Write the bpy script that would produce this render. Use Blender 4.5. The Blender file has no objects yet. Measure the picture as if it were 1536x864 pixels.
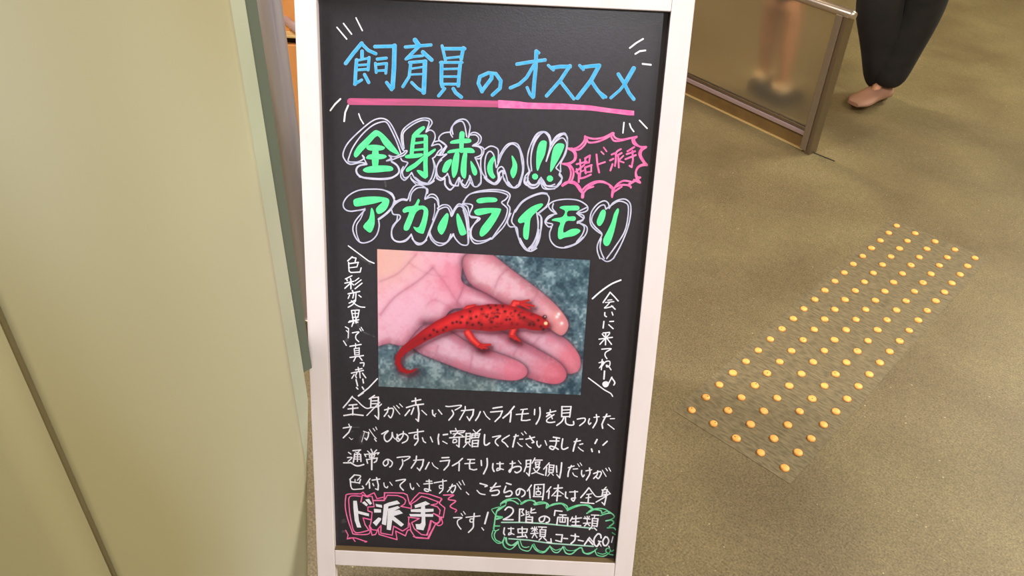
import bpy, bmesh, math, random
import numpy as np
from mathutils import Vector, Matrix
from mathutils.geometry import tessellate_polygon

random.seed(7)
rng = np.random.default_rng(7)
SC = bpy.context.scene
COL = SC.collection

# ---------------------------------------------------------------- camera
F_PX = 1240.0
R_WC = np.array([[0.7222095398777156, 0.6907392715884865, 0.03595329184682372],
                 [0.4400731576699939, -0.41877775208494095, -0.7943304162972666],
                 [-0.5336187744144469, 0.5894950831364374, -0.6064211000188409]])
CAM = np.array([0.5960964492016375, -2.435962272228264, 1.3719545825565425])
cd = bpy.data.cameras.new('camera')
cam = bpy.data.objects.new('camera', cd)
COL.objects.link(cam)
M = Matrix.Identity(4)
for i in range(3):
    M[i][0] = R_WC[0][i]; M[i][1] = -R_WC[1][i]; M[i][2] = -R_WC[2][i]; M[i][3] = CAM[i]
cam.matrix_world = M
cd.sensor_width = 36.0
cd.lens = F_PX / 1536 * 36.0
cd.clip_start = 0.02
SC.camera = cam

# ---------------------------------------------------------------- light
w = bpy.data.worlds.new('hall_air'); SC.world = w; w.use_nodes = True
w.node_tree.nodes['Background'].inputs[0].default_value = (1.0, 0.93, 0.86, 1)
w.node_tree.nodes['Background'].inputs[1].default_value = 0.55

def lamp(name, loc, target, sx, sy, power, color):
    l = bpy.data.lights.new(name, 'AREA'); l.shape = 'RECTANGLE'; l.size = sx; l.size_y = sy
    l.energy = power; l.color = color
    o = bpy.data.objects.new(name, l); COL.objects.link(o)
    o.location = loc
    o.rotation_euler = (Vector(target) - Vector(loc)).to_track_quat('-Z', 'Y').to_euler()
    return o
lamp('ceiling_or_fill_lamp', (2.0, -0.9, 2.78), (2.0, -0.9, 0), 1.2, 0.6, 112, (1.0, 0.94, 0.92))
lamp('ceiling_or_fill_lamp', (1.0, 2.4, 2.78), (1.0, 2.4, 0), 1.2, 0.6, 125, (0.98, 0.96, 0.78))
lamp('ceiling_or_fill_lamp', (2.7, -4.2, 2.78), (2.7, -4.2, 0), 1.2, 0.6, 92, (0.93, 0.93, 1.0))
lamp('ceiling_or_fill_lamp', (-2.2, 0.6, 2.78), (-2.2, 0.6, 0), 0.8, 0.4, 55, (1.0, 0.80, 0.56))
lamp('ceiling_or_fill_lamp', (-1.2, -2.7, 2.78), (-1.2, -2.7, 0), 0.6, 0.6, 120, (0.97, 0.93, 1.0))  # added fill without a fixture, only to brighten the pipe post
SC.view_settings.view_transform = 'Standard'
SC.view_settings.look = 'None'
SC.view_settings.exposure = 0.0
SC.view_settings.gamma = 1.0
SC.view_settings.use_curve_mapping = False
SC.cycles.max_bounces = 8

# ---------------------------------------------------------------- survey helpers (measuring real planes)
def ray(x, y):
    return R_WC.T @ np.array([(x - 768) / F_PX, (y - 432) / F_PX, 1.0])
def on_plane(x, y, p0, n):
    d = ray(x, y); t = ((np.array(p0) - CAM) @ np.array(n)) / (d @ np.array(n))
    return CAM + d * t
def on_floor(x, y, z=0.0):
    return on_plane(x, y, (0, 0, z), (0, 0, 1))
def at_depth(x, y, t):
    return CAM + ray(x, y) * t

# ---------------------------------------------------------------- materials
def srgb(r, g, b):
    f = lambda c: ((c / 255) / 12.92 if c / 255 <= 0.04045 else ((c / 255 + 0.055) / 1.055) ** 2.4)
    return (f(r), f(g), f(b), 1)
def mat(name, col, rough=0.5, metal=0.0, var=None, scale=30, bump=0.0, bscale=200, detail=4, stretch=None, spec=0.5, dist=0.002):
    m = bpy.data.materials.new(name); m.use_nodes = True
    nt = m.node_tree; b = nt.nodes['Principled BSDF']
    b.inputs['Base Color'].default_value = col
    b.inputs['Roughness'].default_value = rough; b.inputs['Metallic'].default_value = metal
    b.inputs['Specular IOR Level'].default_value = spec
    tc = nt.nodes.new('ShaderNodeTexCoord'); mp = nt.nodes.new('ShaderNodeMapping')
    nt.links.new(tc.outputs['Object'], mp.inputs['Vector'])
    if stretch: mp.inputs['Scale'].default_value = stretch
    if var:
        n = nt.nodes.new('ShaderNodeTexNoise'); n.inputs['Scale'].default_value = scale; n.inputs['Detail'].default_value = detail
        r = nt.nodes.new('ShaderNodeValToRGB'); r.color_ramp.elements[0].position = 0.35; r.color_ramp.elements[1].position = 0.65
        r.color_ramp.elements[0].color = col; r.color_ramp.elements[1].color = var
        nt.links.new(mp.outputs[0], n.inputs['Vector']); nt.links.new(n.outputs['Fac'], r.inputs[0])
        nt.links.new(r.outputs[0], b.inputs['Base Color'])
    if bump:
        n2 = nt.nodes.new('ShaderNodeTexNoise'); n2.inputs['Scale'].default_value = bscale; n2.inputs['Detail'].default_value = 3
        bp = nt.nodes.new('ShaderNodeBump'); bp.inputs['Strength'].default_value = bump; bp.inputs['Distance'].default_value = dist
        nt.links.new(mp.outputs[0], n2.inputs['Vector']); nt.links.new(n2.outputs['Fac'], bp.inputs['Height'])
        nt.links.new(bp.outputs[0], b.inputs['Normal'])
    return m

def floor_mat():
    m = bpy.data.materials.new('brown_speckled_floor'); m.use_nodes = True
    nt = m.node_tree; L = nt.links; b = nt.nodes['Principled BSDF']
    tc = nt.nodes.new('ShaderNodeTexCoord')
    def noise(s, d=3, r=0.5):
        n = nt.nodes.new('ShaderNodeTexNoise'); n.inputs['Scale'].default_value = s; n.inputs['Detail'].default_value = d
        n.inputs['Roughness'].default_value = r; L.new(tc.outputs['Object'], n.inputs['Vector']); return n
    def ramp(n, c0, c1, p0, p1):
        r = nt.nodes.new('ShaderNodeValToRGB'); r.color_ramp.elements[0].position = p0; r.color_ramp.elements[1].position = p1
        r.color_ramp.elements[0].color = c0; r.color_ramp.elements[1].color = c1; L.new(n.outputs['Fac'], r.inputs[0]); return r
    def mix(f, a, c, mode='MIX'):
        x = nt.nodes.new('ShaderNodeMix'); x.data_type = 'RGBA'; x.blend_type = mode
        if isinstance(f, float): x.inputs[0].default_value = f
        else: L.new(f, x.inputs[0])
        L.new(a, x.inputs[6]); L.new(c, x.inputs[7]); return x
    big = ramp(noise(2.6, 4), FLOOR_A, FLOOR_B, 0.36, 0.64)
    fine = ramp(noise(230, 3, 0.7), (0.58, 0.58, 0.58, 1), (1.44, 1.44, 1.44, 1), 0.34, 0.66)
    mid = ramp(noise(55, 3), (0.92, 0.92, 0.92, 1), (1.07, 1.07, 1.07, 1), 0.35, 0.65)
    x = mix(1.0, big.outputs[0], fine.outputs[0], 'MULTIPLY')
    x = mix(1.0, x.outputs[2], mid.outputs[0], 'MULTIPLY')
    fl = noise(120, 1, 0.4)
    rr = ramp(fl, (0, 0, 0, 1), (0.6, 0.6, 0.6, 1), 0.76, 0.80)
    lt = nt.nodes.new('ShaderNodeRGB'); lt.outputs[0].default_value = srgb(205, 190, 150)
    x = mix(rr.outputs[0], x.outputs[2], lt.outputs[0])
    L.new(x.outputs[2], b.inputs['Base Color'])
    b.inputs['Roughness'].default_value = 0.5
    b.inputs['Specular IOR Level'].default_value = 0.45
    bp = nt.nodes.new('ShaderNodeBump'); bp.inputs['Strength'].default_value = 0.35; bp.inputs['Distance'].default_value = 0.002
    L.new(noise(240, 2).outputs['Fac'], bp.inputs['Height']); L.new(bp.outputs[0], b.inputs['Normal'])
    return m
FLOOR_A = srgb(101, 87, 59); FLOOR_B = srgb(120, 107, 73)

MT = {
 'floor': floor_mat(),
 'wall': mat('cream_steel_painted_shade', srgb(178, 170, 124), 0.30, var=srgb(206, 206, 176), scale=3.2, bump=0.04, bscale=60, spec=0.5, detail=1, stretch=(1, 1, 0.25)),  # stretched olive-to-pale noise puts soft shading bands into the paint
 'edge': mat('pale_green_edge', srgb(186, 192, 164), 0.4, var=srgb(194, 199, 172), scale=8, bump=0.05, bscale=90),
 'groove': mat('dark_joint', srgb(150, 138, 96), 0.8),
 'endface': mat('grey_green_shaded_end', srgb(104, 114, 98), 0.5),  # cream wall's end face, its shade put into the grey-green
 'plaster': mat('warm_plaster', srgb(168, 150, 112), 0.85, var=srgb(176, 158, 120), scale=6),
 'ceil': mat('dim_ceiling', srgb(150, 140, 118), 0.9),
 'frame': mat('whitewashed_wood', srgb(233, 222, 219), 0.55, var=srgb(240, 231, 228), scale=14, bump=0.12, bscale=60, stretch=(1, 1, 0.15)),
 'board': mat('black_marker_board', srgb(44, 41, 46), 0.30, var=srgb(48, 45, 51), scale=120, bump=0.05, bscale=400, spec=0.5),
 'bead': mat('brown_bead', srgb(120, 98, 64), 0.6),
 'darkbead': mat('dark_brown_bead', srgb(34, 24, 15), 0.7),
 'back': mat('grey_backing', srgb(70, 66, 62), 0.8),
 'white': mat('white_marker', srgb(250, 250, 255), 0.6, var=srgb(240, 241, 252), scale=160),
 'blue': mat('blue_marker', srgb(52, 172, 226), 0.6, var=srgb(86, 186, 232), scale=140),
 'bluelight': mat('pale_blue_marker_rim', srgb(140, 200, 234), 0.6),
 'green': mat('green_marker', srgb(84, 238, 150), 0.6, var=srgb(104, 246, 166), scale=120),
 'softgreen': mat('soft_green_marker', srgb(96, 212, 146), 0.6, var=srgb(150, 232, 188), scale=90),
 'mint': mat('mint_marker', srgb(176, 226, 206), 0.6),
 'pink': mat('pink_marker', srgb(250, 98, 168), 0.6, var=srgb(252, 134, 184), scale=120),
 'rose': mat('rose_marker', srgb(206, 88, 138), 0.6, var=srgb(176, 84, 120), scale=60, stretch=(0.3, 0.3, 3)),
 'outline': mat('lavender_white_marker', srgb(214, 216, 234), 0.6, var=srgb(186, 190, 214), scale=90),
 'smudge': mat('smudged_marker', srgb(78, 75, 78), 0.7, var=srgb(50, 47, 50), scale=180),
 'steel': mat('brushed_steel', srgb(226, 226, 246), 0.26, 0.45, bump=0.03, bscale=80),
 'handrail': mat('warm_satin_steel', srgb(190, 176, 158), 0.3, 0.85),
 'steelwarm': mat('satin_bronze_steel', srgb(150, 136, 116), 0.42, 1.0, bump=0.05, bscale=90),
 'pinkrail': mat('pinkish_aluminium', srgb(172, 150, 144), 0.4, 0.4),
 'postface': mat('dull_post_face', srgb(134, 118, 96), 0.5, 0.5),
 'toe': mat('brown_toe_board', srgb(122, 94, 50), 0.5, var=srgb(108, 82, 42), scale=20),
 'brass': mat('brass_strip', srgb(226, 196, 128), 0.4, 0.4),
 'slot': mat('black_slot', srgb(24, 20, 16), 0.8),
 'stud': mat('orange_rubber', srgb(254, 188, 98), 0.45, var=srgb(242, 164, 76), scale=90, bump=0.3, bscale=160),
 'studdark': mat('worn_hole', srgb(110, 66, 26), 0.8),
 'pad': mat('scored_pad', srgb(92, 82, 57), 0.5, var=srgb(126, 112, 80), scale=150, bump=0.4, bscale=170, stretch=(0.35, 1.3, 1)),
 'tan': mat('orange_tan_wood', srgb(214, 150, 84), 0.5, var=srgb(200, 134, 70), scale=8, stretch=(1, 1, 0.2)),
 'black_cloth': mat('black_cloth', srgb(20, 17, 13), 0.95, var=srgb(30, 26, 20), scale=20),
 'shirt': mat('navy_cloth', srgb(52, 54, 66), 0.9),
 'shirt2': mat('pale_blue_cloth', srgb(150, 170, 190), 0.9),
 'shorts': mat('grey_cloth', srgb(84, 76, 80), 0.9),
 'skin': mat('skin', srgb(206, 150, 112), 0.55),
 'hair': mat('dark_hair', srgb(34, 26, 22), 0.6, bump=0.6, bscale=120),
 'shoe': mat('dusty_pink_leather', srgb(156, 116, 92), 0.6),
 'shoe_dark': mat('black_leather', srgb(22, 20, 15), 0.5),
 'sock': mat('white_sock', srgb(226, 206, 170), 0.9),
 'eyew': mat('eye_white', srgb(240, 238, 232), 0.3),
 'lip': mat('lip', srgb(180, 96, 88), 0.5),
 'sole': mat('dark_sole', srgb(60, 50, 38), 0.8),
}
def glass_mat():
    m = bpy.data.materials.new('frosted_smoked_acrylic'); m.use_nodes = True
    b = m.node_tree.nodes['Principled BSDF']
    b.inputs['Base Color'].default_value = srgb(222, 210, 182)
    b.inputs['Transmission Weight'].default_value = 0.92
    b.inputs['Specular IOR Level'].default_value = 0.3; b.inputs['Roughness'].default_value = 0.36; b.inputs['IOR'].default_value = 1.14
    return m
MT['glass'] = glass_mat()
def emit_mat(name, col, s):
    m = bpy.data.materials.new(name); m.use_nodes = True; b = m.node_tree.nodes['Principled BSDF']
    b.inputs['Emission Color'].default_value = col; b.inputs['Emission Strength'].default_value = s; return m
MT['lampface'] = emit_mat('lamp_diffuser', (1, 0.92, 0.8, 1), 3.0)

# ---------------------------------------------------------------- mesh helpers
def link(name, me, m, parent=None):
    o = bpy.data.objects.new(name, me); COL.objects.link(o)
    if m is not None and not me.materials: me.materials.append(m)
    if parent is not None: o.parent = parent
    return o
def thing(name, label, cat, group=None, loc=(0, 0, 0)):
    o = bpy.data.objects.new(name, None); COL.objects.link(o); o.location = loc; o.empty_display_size = 0.05
    o['label'] = label; o['category'] = cat
    if group: o['group'] = group
    return o
def tag(o, label, cat, group=None):
    o['label'] = label; o['category'] = cat
    if group: o['group'] = group
    return o
def frame_of(o, u, v, n):
    """4x4 from origin and three axes"""
    m = Matrix.Identity(4)
    for i in range(3):
        m[i][0] = u[i]; m[i][1] = v[i]; m[i][2] = n[i]; m[i][3] = o[i]
    return m
def box(name, lo, hi, m, parent=None, mtx=None, bevel=0.0, seg=2):
    bm = bmesh.new()
    bmesh.ops.create_cube(bm, size=1)
    for v in bm.verts:
        v.co = Vector([lo[i] + (v.co[i] + 0.5) * (hi[i] - lo[i]) for i in range(3)])
    if bevel: bmesh.ops.bevel(bm, geom=bm.edges[:], offset=bevel, segments=seg, affect='EDGES', profile=0.5)
    if mtx is not None: bmesh.ops.transform(bm, matrix=mtx, verts=bm.verts)
    me = bpy.data.meshes.new(name); bm.to_mesh(me); bm.free()
    return link(name, me, m, parent)
def tube(name, pts, r, m, parent=None, n=24, caps=True):
    bm = bmesh.new(); rings = []
    pts = [Vector(p) for p in pts]
    rr = r if isinstance(r, (list, tuple)) else [r] * len(pts)
    for i, p in enumerate(pts):
        t = (pts[min(i + 1, len(pts) - 1)] - pts[max(i - 1, 0)]).normalized()
        a = t.cross(Vector((0.13, 0.21, 0.97))) if abs(t.z) < 0.9 else t.cross(Vector((1, 0, 0)))
        a.normalize(); b = t.cross(a)
        rings.append([bm.verts.new(p + (a * math.cos(k * 2 * math.pi / n) + b * math.sin(k * 2 * math.pi / n)) * rr[i]) for k in range(n)])
    for i in range(len(rings) - 1):
        for k in range(n):
            f = bm.faces.new((rings[i][k], rings[i][(k + 1) % n], rings[i + 1][(k + 1) % n], rings[i + 1][k])); f.smooth = True
    if caps:
        bm.faces.new(rings[0][::-1]); bm.faces.new(rings[-1])
    bmesh.ops.recalc_face_normals(bm, faces=bm.faces)
    me = bpy.data.meshes.new(name); bm.to_mesh(me); bm.free()
    return link(name, me, m, parent)
def poly_prism(name, pts, off, m, parent=None):
    """solid from a polygon pushed along a vector"""
    bm = bmesh.new(); a = [bm.verts.new(Vector(p)) for p in pts]; b = [bm.verts.new(Vector(p) + Vector(off)) for p in pts]
    bm.faces.new(a); bm.faces.new(b[::-1])
    for i in range(len(a)):
        j = (i + 1) % len(a); bm.faces.new((a[j], a[i], b[i], b[j]))
    bmesh.ops.recalc_face_normals(bm, faces=bm.faces)
    bmesh.ops.triangulate(bm, faces=[f for f in bm.faces if len(f.verts) > 4])
    me = bpy.data.meshes.new(name); bm.to_mesh(me); bm.free()
    return link(name, me, m, parent)
def struct(o):
    o['kind'] = 'structure'; return o

# ================================================================ SETTING
struct(box('floor', (-4.2, -6.0, -0.05), (4.2, 5.0, 0.0), MT['floor']))
struct(box('ceiling', (-4.2, -6.0, 2.85), (4.2, 5.0, 2.95), MT['ceil']))
struct(box('wall_back', (-4.2, 5.0, 0), (4.2, 5.1, 2.85), MT['plaster']))
struct(box('wall_right', (4.2, -6.0, 0), (4.3, 5.0, 2.85), MT['plaster']))
struct(box('wall_far_left', (-4.3, -6.0, 0), (-4.2, 5.0, 2.85), MT['plaster']))
for (x, y) in ((2.0, -0.9), (1.0, 2.4), (2.7, -4.2)):
    t = thing('ceiling_light', {(2.0, -0.9): 'white panel light on the ceiling nearest the sign', (1.0, 2.4): 'white panel light on the ceiling beyond the railing', (2.7, -4.2): 'white panel light on the ceiling farthest from the railing'}[(x, y)], 'light', 'ceiling panel lights', (x, y, 2.85))
    box('frame', (-0.66, -0.36, -0.03), (0.66, 0.36, 0), MT['ceil'], t)
    box('diffuser', (-0.6, -0.3, -0.036), (0.6, 0.3, -0.03), MT['lampface'], t)

# left wall: cream steel cladding standing close to the camera, along the y axis, gently bowed
WX = -0.245; WR = 0.8
def on_wall(x, y, dx=0.0): return on_plane(x, y, (WX + dx, 0, 0), (1, 0, 0))
e0 = on_wall(462, 600, -0.008); et = on_wall(368, 0, -0.008)
EY = (e0[1] + et[1]) / 2
l1 = on_wall(461, 690, -0.008); l2 = on_wall(459, 864, -0.008)
l0 = l2 + (l2 - l1) * (l2[2] / (l1[2] - l2[2]))
b0 = on_wall(459.5, 700); bt = on_wall(345, 0)
bslope = (bt[1] - b0[1]) / (bt[2] - b0[2])
def edge_y(z):                                   # outer outline of the cladding
    if z <= l1[2]: return l2[1] + (l1[1] - l2[1]) * (z - l2[2]) / (l1[2] - l2[2])
    if z <= e0[2]: return l1[1] + (e0[1] - l1[1]) * (z - l1[2]) / (e0[2] - l1[2])
    return EY
def bend_y(z):                                   # where the bevel begins
    return min(b0[1] + bslope * (z - b0[2]), edge_y(z) - 0.0012)
def bow(y): s = max(0.0, EY - 0.02 - y); return WX - s * s / (2 * WR)
def hit_bow(px, py):
    d = ray(px, py); lo, hi = 0.1, 3.0
    f = lambda t: (CAM + d * t)[0] - bow((CAM + d * t)[1])
    for _ in range(60):
        m_ = (lo + hi) / 2
        if f(m_) > 0: lo = m_
        else: hi = m_
    return CAM + d * lo
sy = (hit_bow(0, 450)[1] + hit_bow(165, 864)[1]) / 2; gw = 0.0035
def skin_panel(name, ya, yb, m, parent, nx=40, zs=None):
    """bowed sheet 6 mm thick between ya(z) and yb(z)"""
    bm = bmesh.new(); zs = zs or [0, l2[2], l1[2], e0[2], b0[2], 1.0, 2.85]; zs = sorted(set(float(z) for z in zs if z >= 0))
    G = []
    for off in (0.0, -0.004):
        G.append([[bm.verts.new((bow(ya(z) + (yb(z) - ya(z)) * i / nx) + off, ya(z) + (yb(z) - ya(z)) * i / nx, z)) for i in range(nx + 1)] for z in zs])
    for g_ in G:
        for a in range(len(zs) - 1):
            for i in range(nx):
                f = bm.faces.new((g_[a][i], g_[a][i + 1], g_[a + 1][i + 1], g_[a + 1][i])); f.smooth = True
    for i in (0, nx):
        for a in range(len(zs) - 1): bm.faces.new((G[0][a][i], G[0][a + 1][i], G[1][a + 1][i], G[1][a][i]))
    bmesh.ops.recalc_face_normals(bm, faces=bm.faces)
    me = bpy.data.meshes.new(name); bm.to_mesh(me); bm.free(); return link(name, me, m, parent)
wall = struct(skin_panel('wall_left', lambda z: -4.4, lambda z: edge_y(z) - 0.03, MT['groove'], None))
for v_ in wall.data.vertices: v_.co.x -= 0.0055
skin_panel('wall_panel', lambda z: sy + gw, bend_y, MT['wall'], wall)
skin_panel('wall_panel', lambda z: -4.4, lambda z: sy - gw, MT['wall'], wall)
bm = bmesh.new(); zs = [0.0, l2[2], l1[2], (l1[2] + e0[2]) / 2, e0[2], 0.7, 1.0, 1.6, 2.85]
zs = sorted(float(z) for z in zs if z >= 0)
c3 = [[bm.verts.new((bow(bend_y(z)), bend_y(z), z)), bm.verts.new((WX - 0.008, edge_y(z), z)), bm.verts.new((WX - 0.016, edge_y(z) - 0.002, z)), bm.verts.new((WX - 0.016, bend_y(z) - 0.01, z))] for z in zs]
for a in range(len(zs) - 1):
    for i in range(4): bm.faces.new((c3[a][i], c3[a][(i + 1) % 4], c3[a + 1][(i + 1) % 4], c3[a + 1][i]))
bmesh.ops.recalc_face_normals(bm, faces=bm.faces)
me = bpy.data.meshes.new('edge_bevel'); bm.to_mesh(me); bm.free()
bev = link('edge_bevel', me, MT['edge'], wall); bev['label'] = 'pale green bevelled edge of the cream panel'
wall_end = struct(box('wall_end_1', (WX - 0.05, EY - 0.028, float(e0[2]) + 0.05), (WX - 0.0165, EY + 0.0195, 2.85), MT['endface']))  # end face of the wall, coloured as if in shade
print('WALL', l2, e0, sy, [on_floor(459, 864)])

# steel pipe post behind the wall edge
pf = on_floor(476, 520)
pp = thing('pipe_post', 'tall polished steel pipe post standing in the gap behind the cream wall', 'post', None, (pf[0], pf[1], 0))
tube('pipe', [(0, 0, 0), (0, 0, 2.85)], 0.0245, MT['steel'], pp, 40)
tube('base_collar', [(0, 0, 0), (0, 0, 0.10), (0, 0, 0.104)], [0.029, 0.029, 0.026], MT['steelwarm'], pp, 40)

# tan wooden counter seen through the gap
q = on_floor(452, 205); fw = np.array([R_WC[2][0], R_WC[2][1], 0]); fw /= np.linalg.norm(fw)
rt = np.array([fw[1], -fw[0], 0])
mc = frame_of((q[0], q[1], 0), rt, fw, (0, 0, 1))
ct = thing('display_counter', 'orange-tan wooden counter seen in the narrow gap left of the sign', 'counter')
def zat(x, y): return on_plane(x, y, q, fw)[2]
zl = zat(435, 62); zt = zat(432, 27)
box('front_panel', (-1.3, 0, 0.0), (0.5, 0.5, zl - 0.012), MT['tan'], ct, mc, 0.003)
box('plinth_gap', (-1.3, 0.02, zl - 0.012), (0.5, 0.5, zl + 0.015), MT['slot'], ct, mc)
box('top_lip', (-1.3, -0.012, zl + 0.015), (0.5, 0.5, zl + 0.024), MT['brass'], ct, mc, 0.002)
box('upper_panel', (-1.3, 0.03, zl + 0.024), (0.5, 0.5, zl + 0.16), MT['tan'], ct, mc, 0.003)
g0 = at_depth(415, 18, 2.75); g1 = at_depth(452, 50, 2.6)
dd = (g1 - g0)
gr = tube('front_rail', [g0 - dd * 2, g1 + dd * 2], 0.013, MT['pinkrail'], ct); gr['label'] = 'slanting pale metal rail'

# ================================================================ RAILING (low barrier, right)
F0 = on_floor(1210, 228); rd = on_floor(1035, 145) - F0; rd /= np.linalg.norm(rd)
rn = np.array([-rd[1], rd[0], 0]);           # towards the camera side or away
if (CAM - F0) @ rn < 0: rn = -rn
mr = frame_of(F0, rd, rn, (0, 0, 1))         # local x along rail, y to camera, z up
RL = thing('railing', 'low steel railing with frosted smoked panel and square end post', 'railing')
H = 0.495
box('post', (-0.020, -0.030, 0.0), (0.004, 0.014, H), MT['steelwarm'], RL, mr, 0.002)
pfc = box('post_face', (-0.003, 0.0145, 0.012), (0.020, 0.021, H), MT['postface'], RL, mr, 0.0015); pfc['label'] = 'pinkish grey front face of the end post'
for xx in (1.15, 2.3):
    box('post', (xx, -0.030, 0.0), (xx + 0.024, 0.014, H), MT['steelwarm'], RL, mr, 0.002)
box('lower_rail', (0.004, -0.012, 0.058), (2.3, 0.012, 0.074), MT['pinkrail'], RL, mr, 0.002)
box('glazing_channel', (0.02, -0.010, 0.076), (2.3, 0.008, 0.088), MT['steelwarm'], RL, mr, 0.002)
box('panel', (0.006, -0.004, 0.088), (1.15, 0.002, H - 0.004), MT['glass'], RL, mr)['label'] = 'frosted smoked acrylic panel'
box('panel', (1.174, -0.004, 0.088), (2.3, 0.002, H - 0.004), MT['glass'], RL, mr)['label'] = 'frosted smoked acrylic panel'
box('toe_board', (0.004, -0.012, 0.003), (2.3, -0.004, 0.060), MT['toe'], RL, mr)['label'] = 'brown board below the lower rail'
box('floor_strip', (0.0, -0.006, 0.0), (2.3, 0.002, 0.0045), MT['brass'], RL, mr)['label'] = 'pale brass strip along the floor'
tube('handrail', [Vector(F0) + Vector(rd) * a + Vector((0, 0, H + 0.006)) for a in (-0.035, -0.02, 2.35)], [0.011, 0.015, 0.015], MT['handrail'], RL, 24)
sl0 = on_floor(1212, 226); sl1 = on_floor(1252, 242); sd = (sl1 - sl0) / np.linalg.norm(sl1 - sl0)
slot = box('floor_slot', (0, -0.003, 0.0), (float(np.linalg.norm(sl1 - sl0)), 0.003, 0.0012), MT['slot'], None,
           frame_of(sl0, sd, (-sd[1], sd[0], 0), (0, 0, 1)))
tag(slot, 'short thin black slot in the floor running out from the foot of the end post', 'slot')

# ================================================================ TACTILE STUDS
TP = thing('tactile_paving', 'long strip of orange tactile studs set in the brown floor', 'tactile paving')
for i in range(4):
    y1 = 0.03 - i * 0.3
    box('base_tile', (-0.03, y1 - 0.2997, 0.0), (0.27, y1 - 0.0003, 0.0008), MT['pad'], TP)
def stud_mesh(k):
    bm = bmesh.new(); prof = [(0.0098, 0.0), (0.0098, 0.0022), (0.0086, 0.0040), (0.0058, 0.0050), (0.0020, 0.0052)]; n = 14
    rings = [[bm.verts.new((r * math.cos(a * 2 * math.pi / n), r * math.sin(a * 2 * math.pi / n), z)) for a in range(n)] for r, z in prof]
    for a in range(len(rings) - 1):
        for c in range(n):
            f = bm.faces.new((rings[a][c], rings[a][(c + 1) % n], rings[a + 1][(c + 1) % n], rings[a + 1][c])); f.smooth = a > 0
    bm.faces.new(rings[-1])
    me = bpy.data.meshes.new('stud'); 
    if k:      # a small worn hole or a torn rim
        c = Vector((0.003 * (-1) ** k, 0.0015 * (k - 2), 0.0053)); vs = [bm.verts.new(c + Vector((0.0021 * math.cos(a * math.pi / 3), 0.0013 * math.sin(a * math.pi / 3), 0))) for a in range(6)]
        f = bm.faces.new(vs); f.material_index = 1
    bm.to_mesh(me); bm.free(); me.materials.append(MT['stud']); me.materials.append(MT['studdark']); return me
SM = [stud_mesh(k) for k in range(4)]
worn = {(0, 19), (1, 18), (3, 4), (4, 17 - 8), (1, 16), (0, 12), (2, 19), (3, 13), (4, 6)}
for c in range(5):
    for r in range(20):
        me = SM[1 + (c + r) % 3] if ((c, r) in worn or rng.random() < 0.12) else SM[0]
        o = bpy.data.objects.new('stud', me); COL.objects.link(o); o.parent = TP
        o.location = (c * 0.06 + rng.normal(0, 0.0006), -r * 0.06 + rng.normal(0, 0.0006), 0.0012)
        o.rotation_euler = (0, 0, rng.uniform(0, 6.28)); s = rng.uniform(0.95, 1.06); o.scale = (s, s, 1)

# ================================================================ SIGN
AZ, LEAN, OX, OY, OW, OH = 0.7337010948614712, 0.3162493720439368, -0.17844362430863975, -2.0014682881222323, 0.48005924444929565, 0.8936776487335979
Z0 = 0.15
SA = np.array([math.cos(AZ), math.sin(AZ), 0]); SB = np.array([-math.sin(AZ), math.cos(AZ), 0])
SU = np.array([0, 0, 1]) * math.cos(LEAN) + SB * math.sin(LEAN)
SN = np.cross(SA, SU); SO = np.array([OX, OY, Z0])
REC = 0.0125                                  # the board sits this far behind the frame face
ms = frame_of(SO, SA, SU, SN)                 # x across, y up the board, z out of it
SG = thing('sign_board', 'white wooden A-frame sign with a black hand-lettered panel leaning back', 'sign')
leg = -Z0 / math.cos(LEAN)
T = 0.022
def stile(name, x0, x1, m4, parent):
    return box(name, (x0, leg - 0.0, -T), (x1, OH + 0.03, 0), MT['frame'], parent, m4, 0.0012)
def trim_feet(o):
    for v in o.data.vertices:
        if v.co.z < 0.0015: v.co.z = 0.0015
trim_feet(stile('stile', -0.0302, 0, ms, SG)); trim_feet(stile('stile', OW, OW + 0.0305, ms, SG))
box('rail', (0.0003, -0.0302, -T), (OW - 0.0003, 0, -0.0004), MT['frame'], SG, ms, 0.0012)
box('rail', (0.0003, OH, -T), (OW - 0.0003, OH + 0.03, -0.0004), MT['frame'], SG, ms, 0.0012)
pl = box('blackboard_panel', (0, 0, -REC - 0.004), (OW, OH, -REC), MT['board'], SG, ms); pl['label'] = 'black glossy marker panel'
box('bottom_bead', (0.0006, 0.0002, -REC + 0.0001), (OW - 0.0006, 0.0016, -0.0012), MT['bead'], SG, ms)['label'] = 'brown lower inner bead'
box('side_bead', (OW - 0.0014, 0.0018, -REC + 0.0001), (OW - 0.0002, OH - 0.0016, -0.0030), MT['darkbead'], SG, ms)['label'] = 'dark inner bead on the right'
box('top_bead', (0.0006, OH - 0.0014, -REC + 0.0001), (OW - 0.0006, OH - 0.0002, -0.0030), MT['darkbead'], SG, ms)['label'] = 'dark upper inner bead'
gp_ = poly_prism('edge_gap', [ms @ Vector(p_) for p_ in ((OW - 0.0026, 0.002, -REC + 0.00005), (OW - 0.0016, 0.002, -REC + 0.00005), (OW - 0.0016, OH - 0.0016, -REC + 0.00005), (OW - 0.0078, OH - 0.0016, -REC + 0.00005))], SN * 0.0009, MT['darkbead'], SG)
gp_['label'] = 'tapering dark gap beside the panel'
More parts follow.
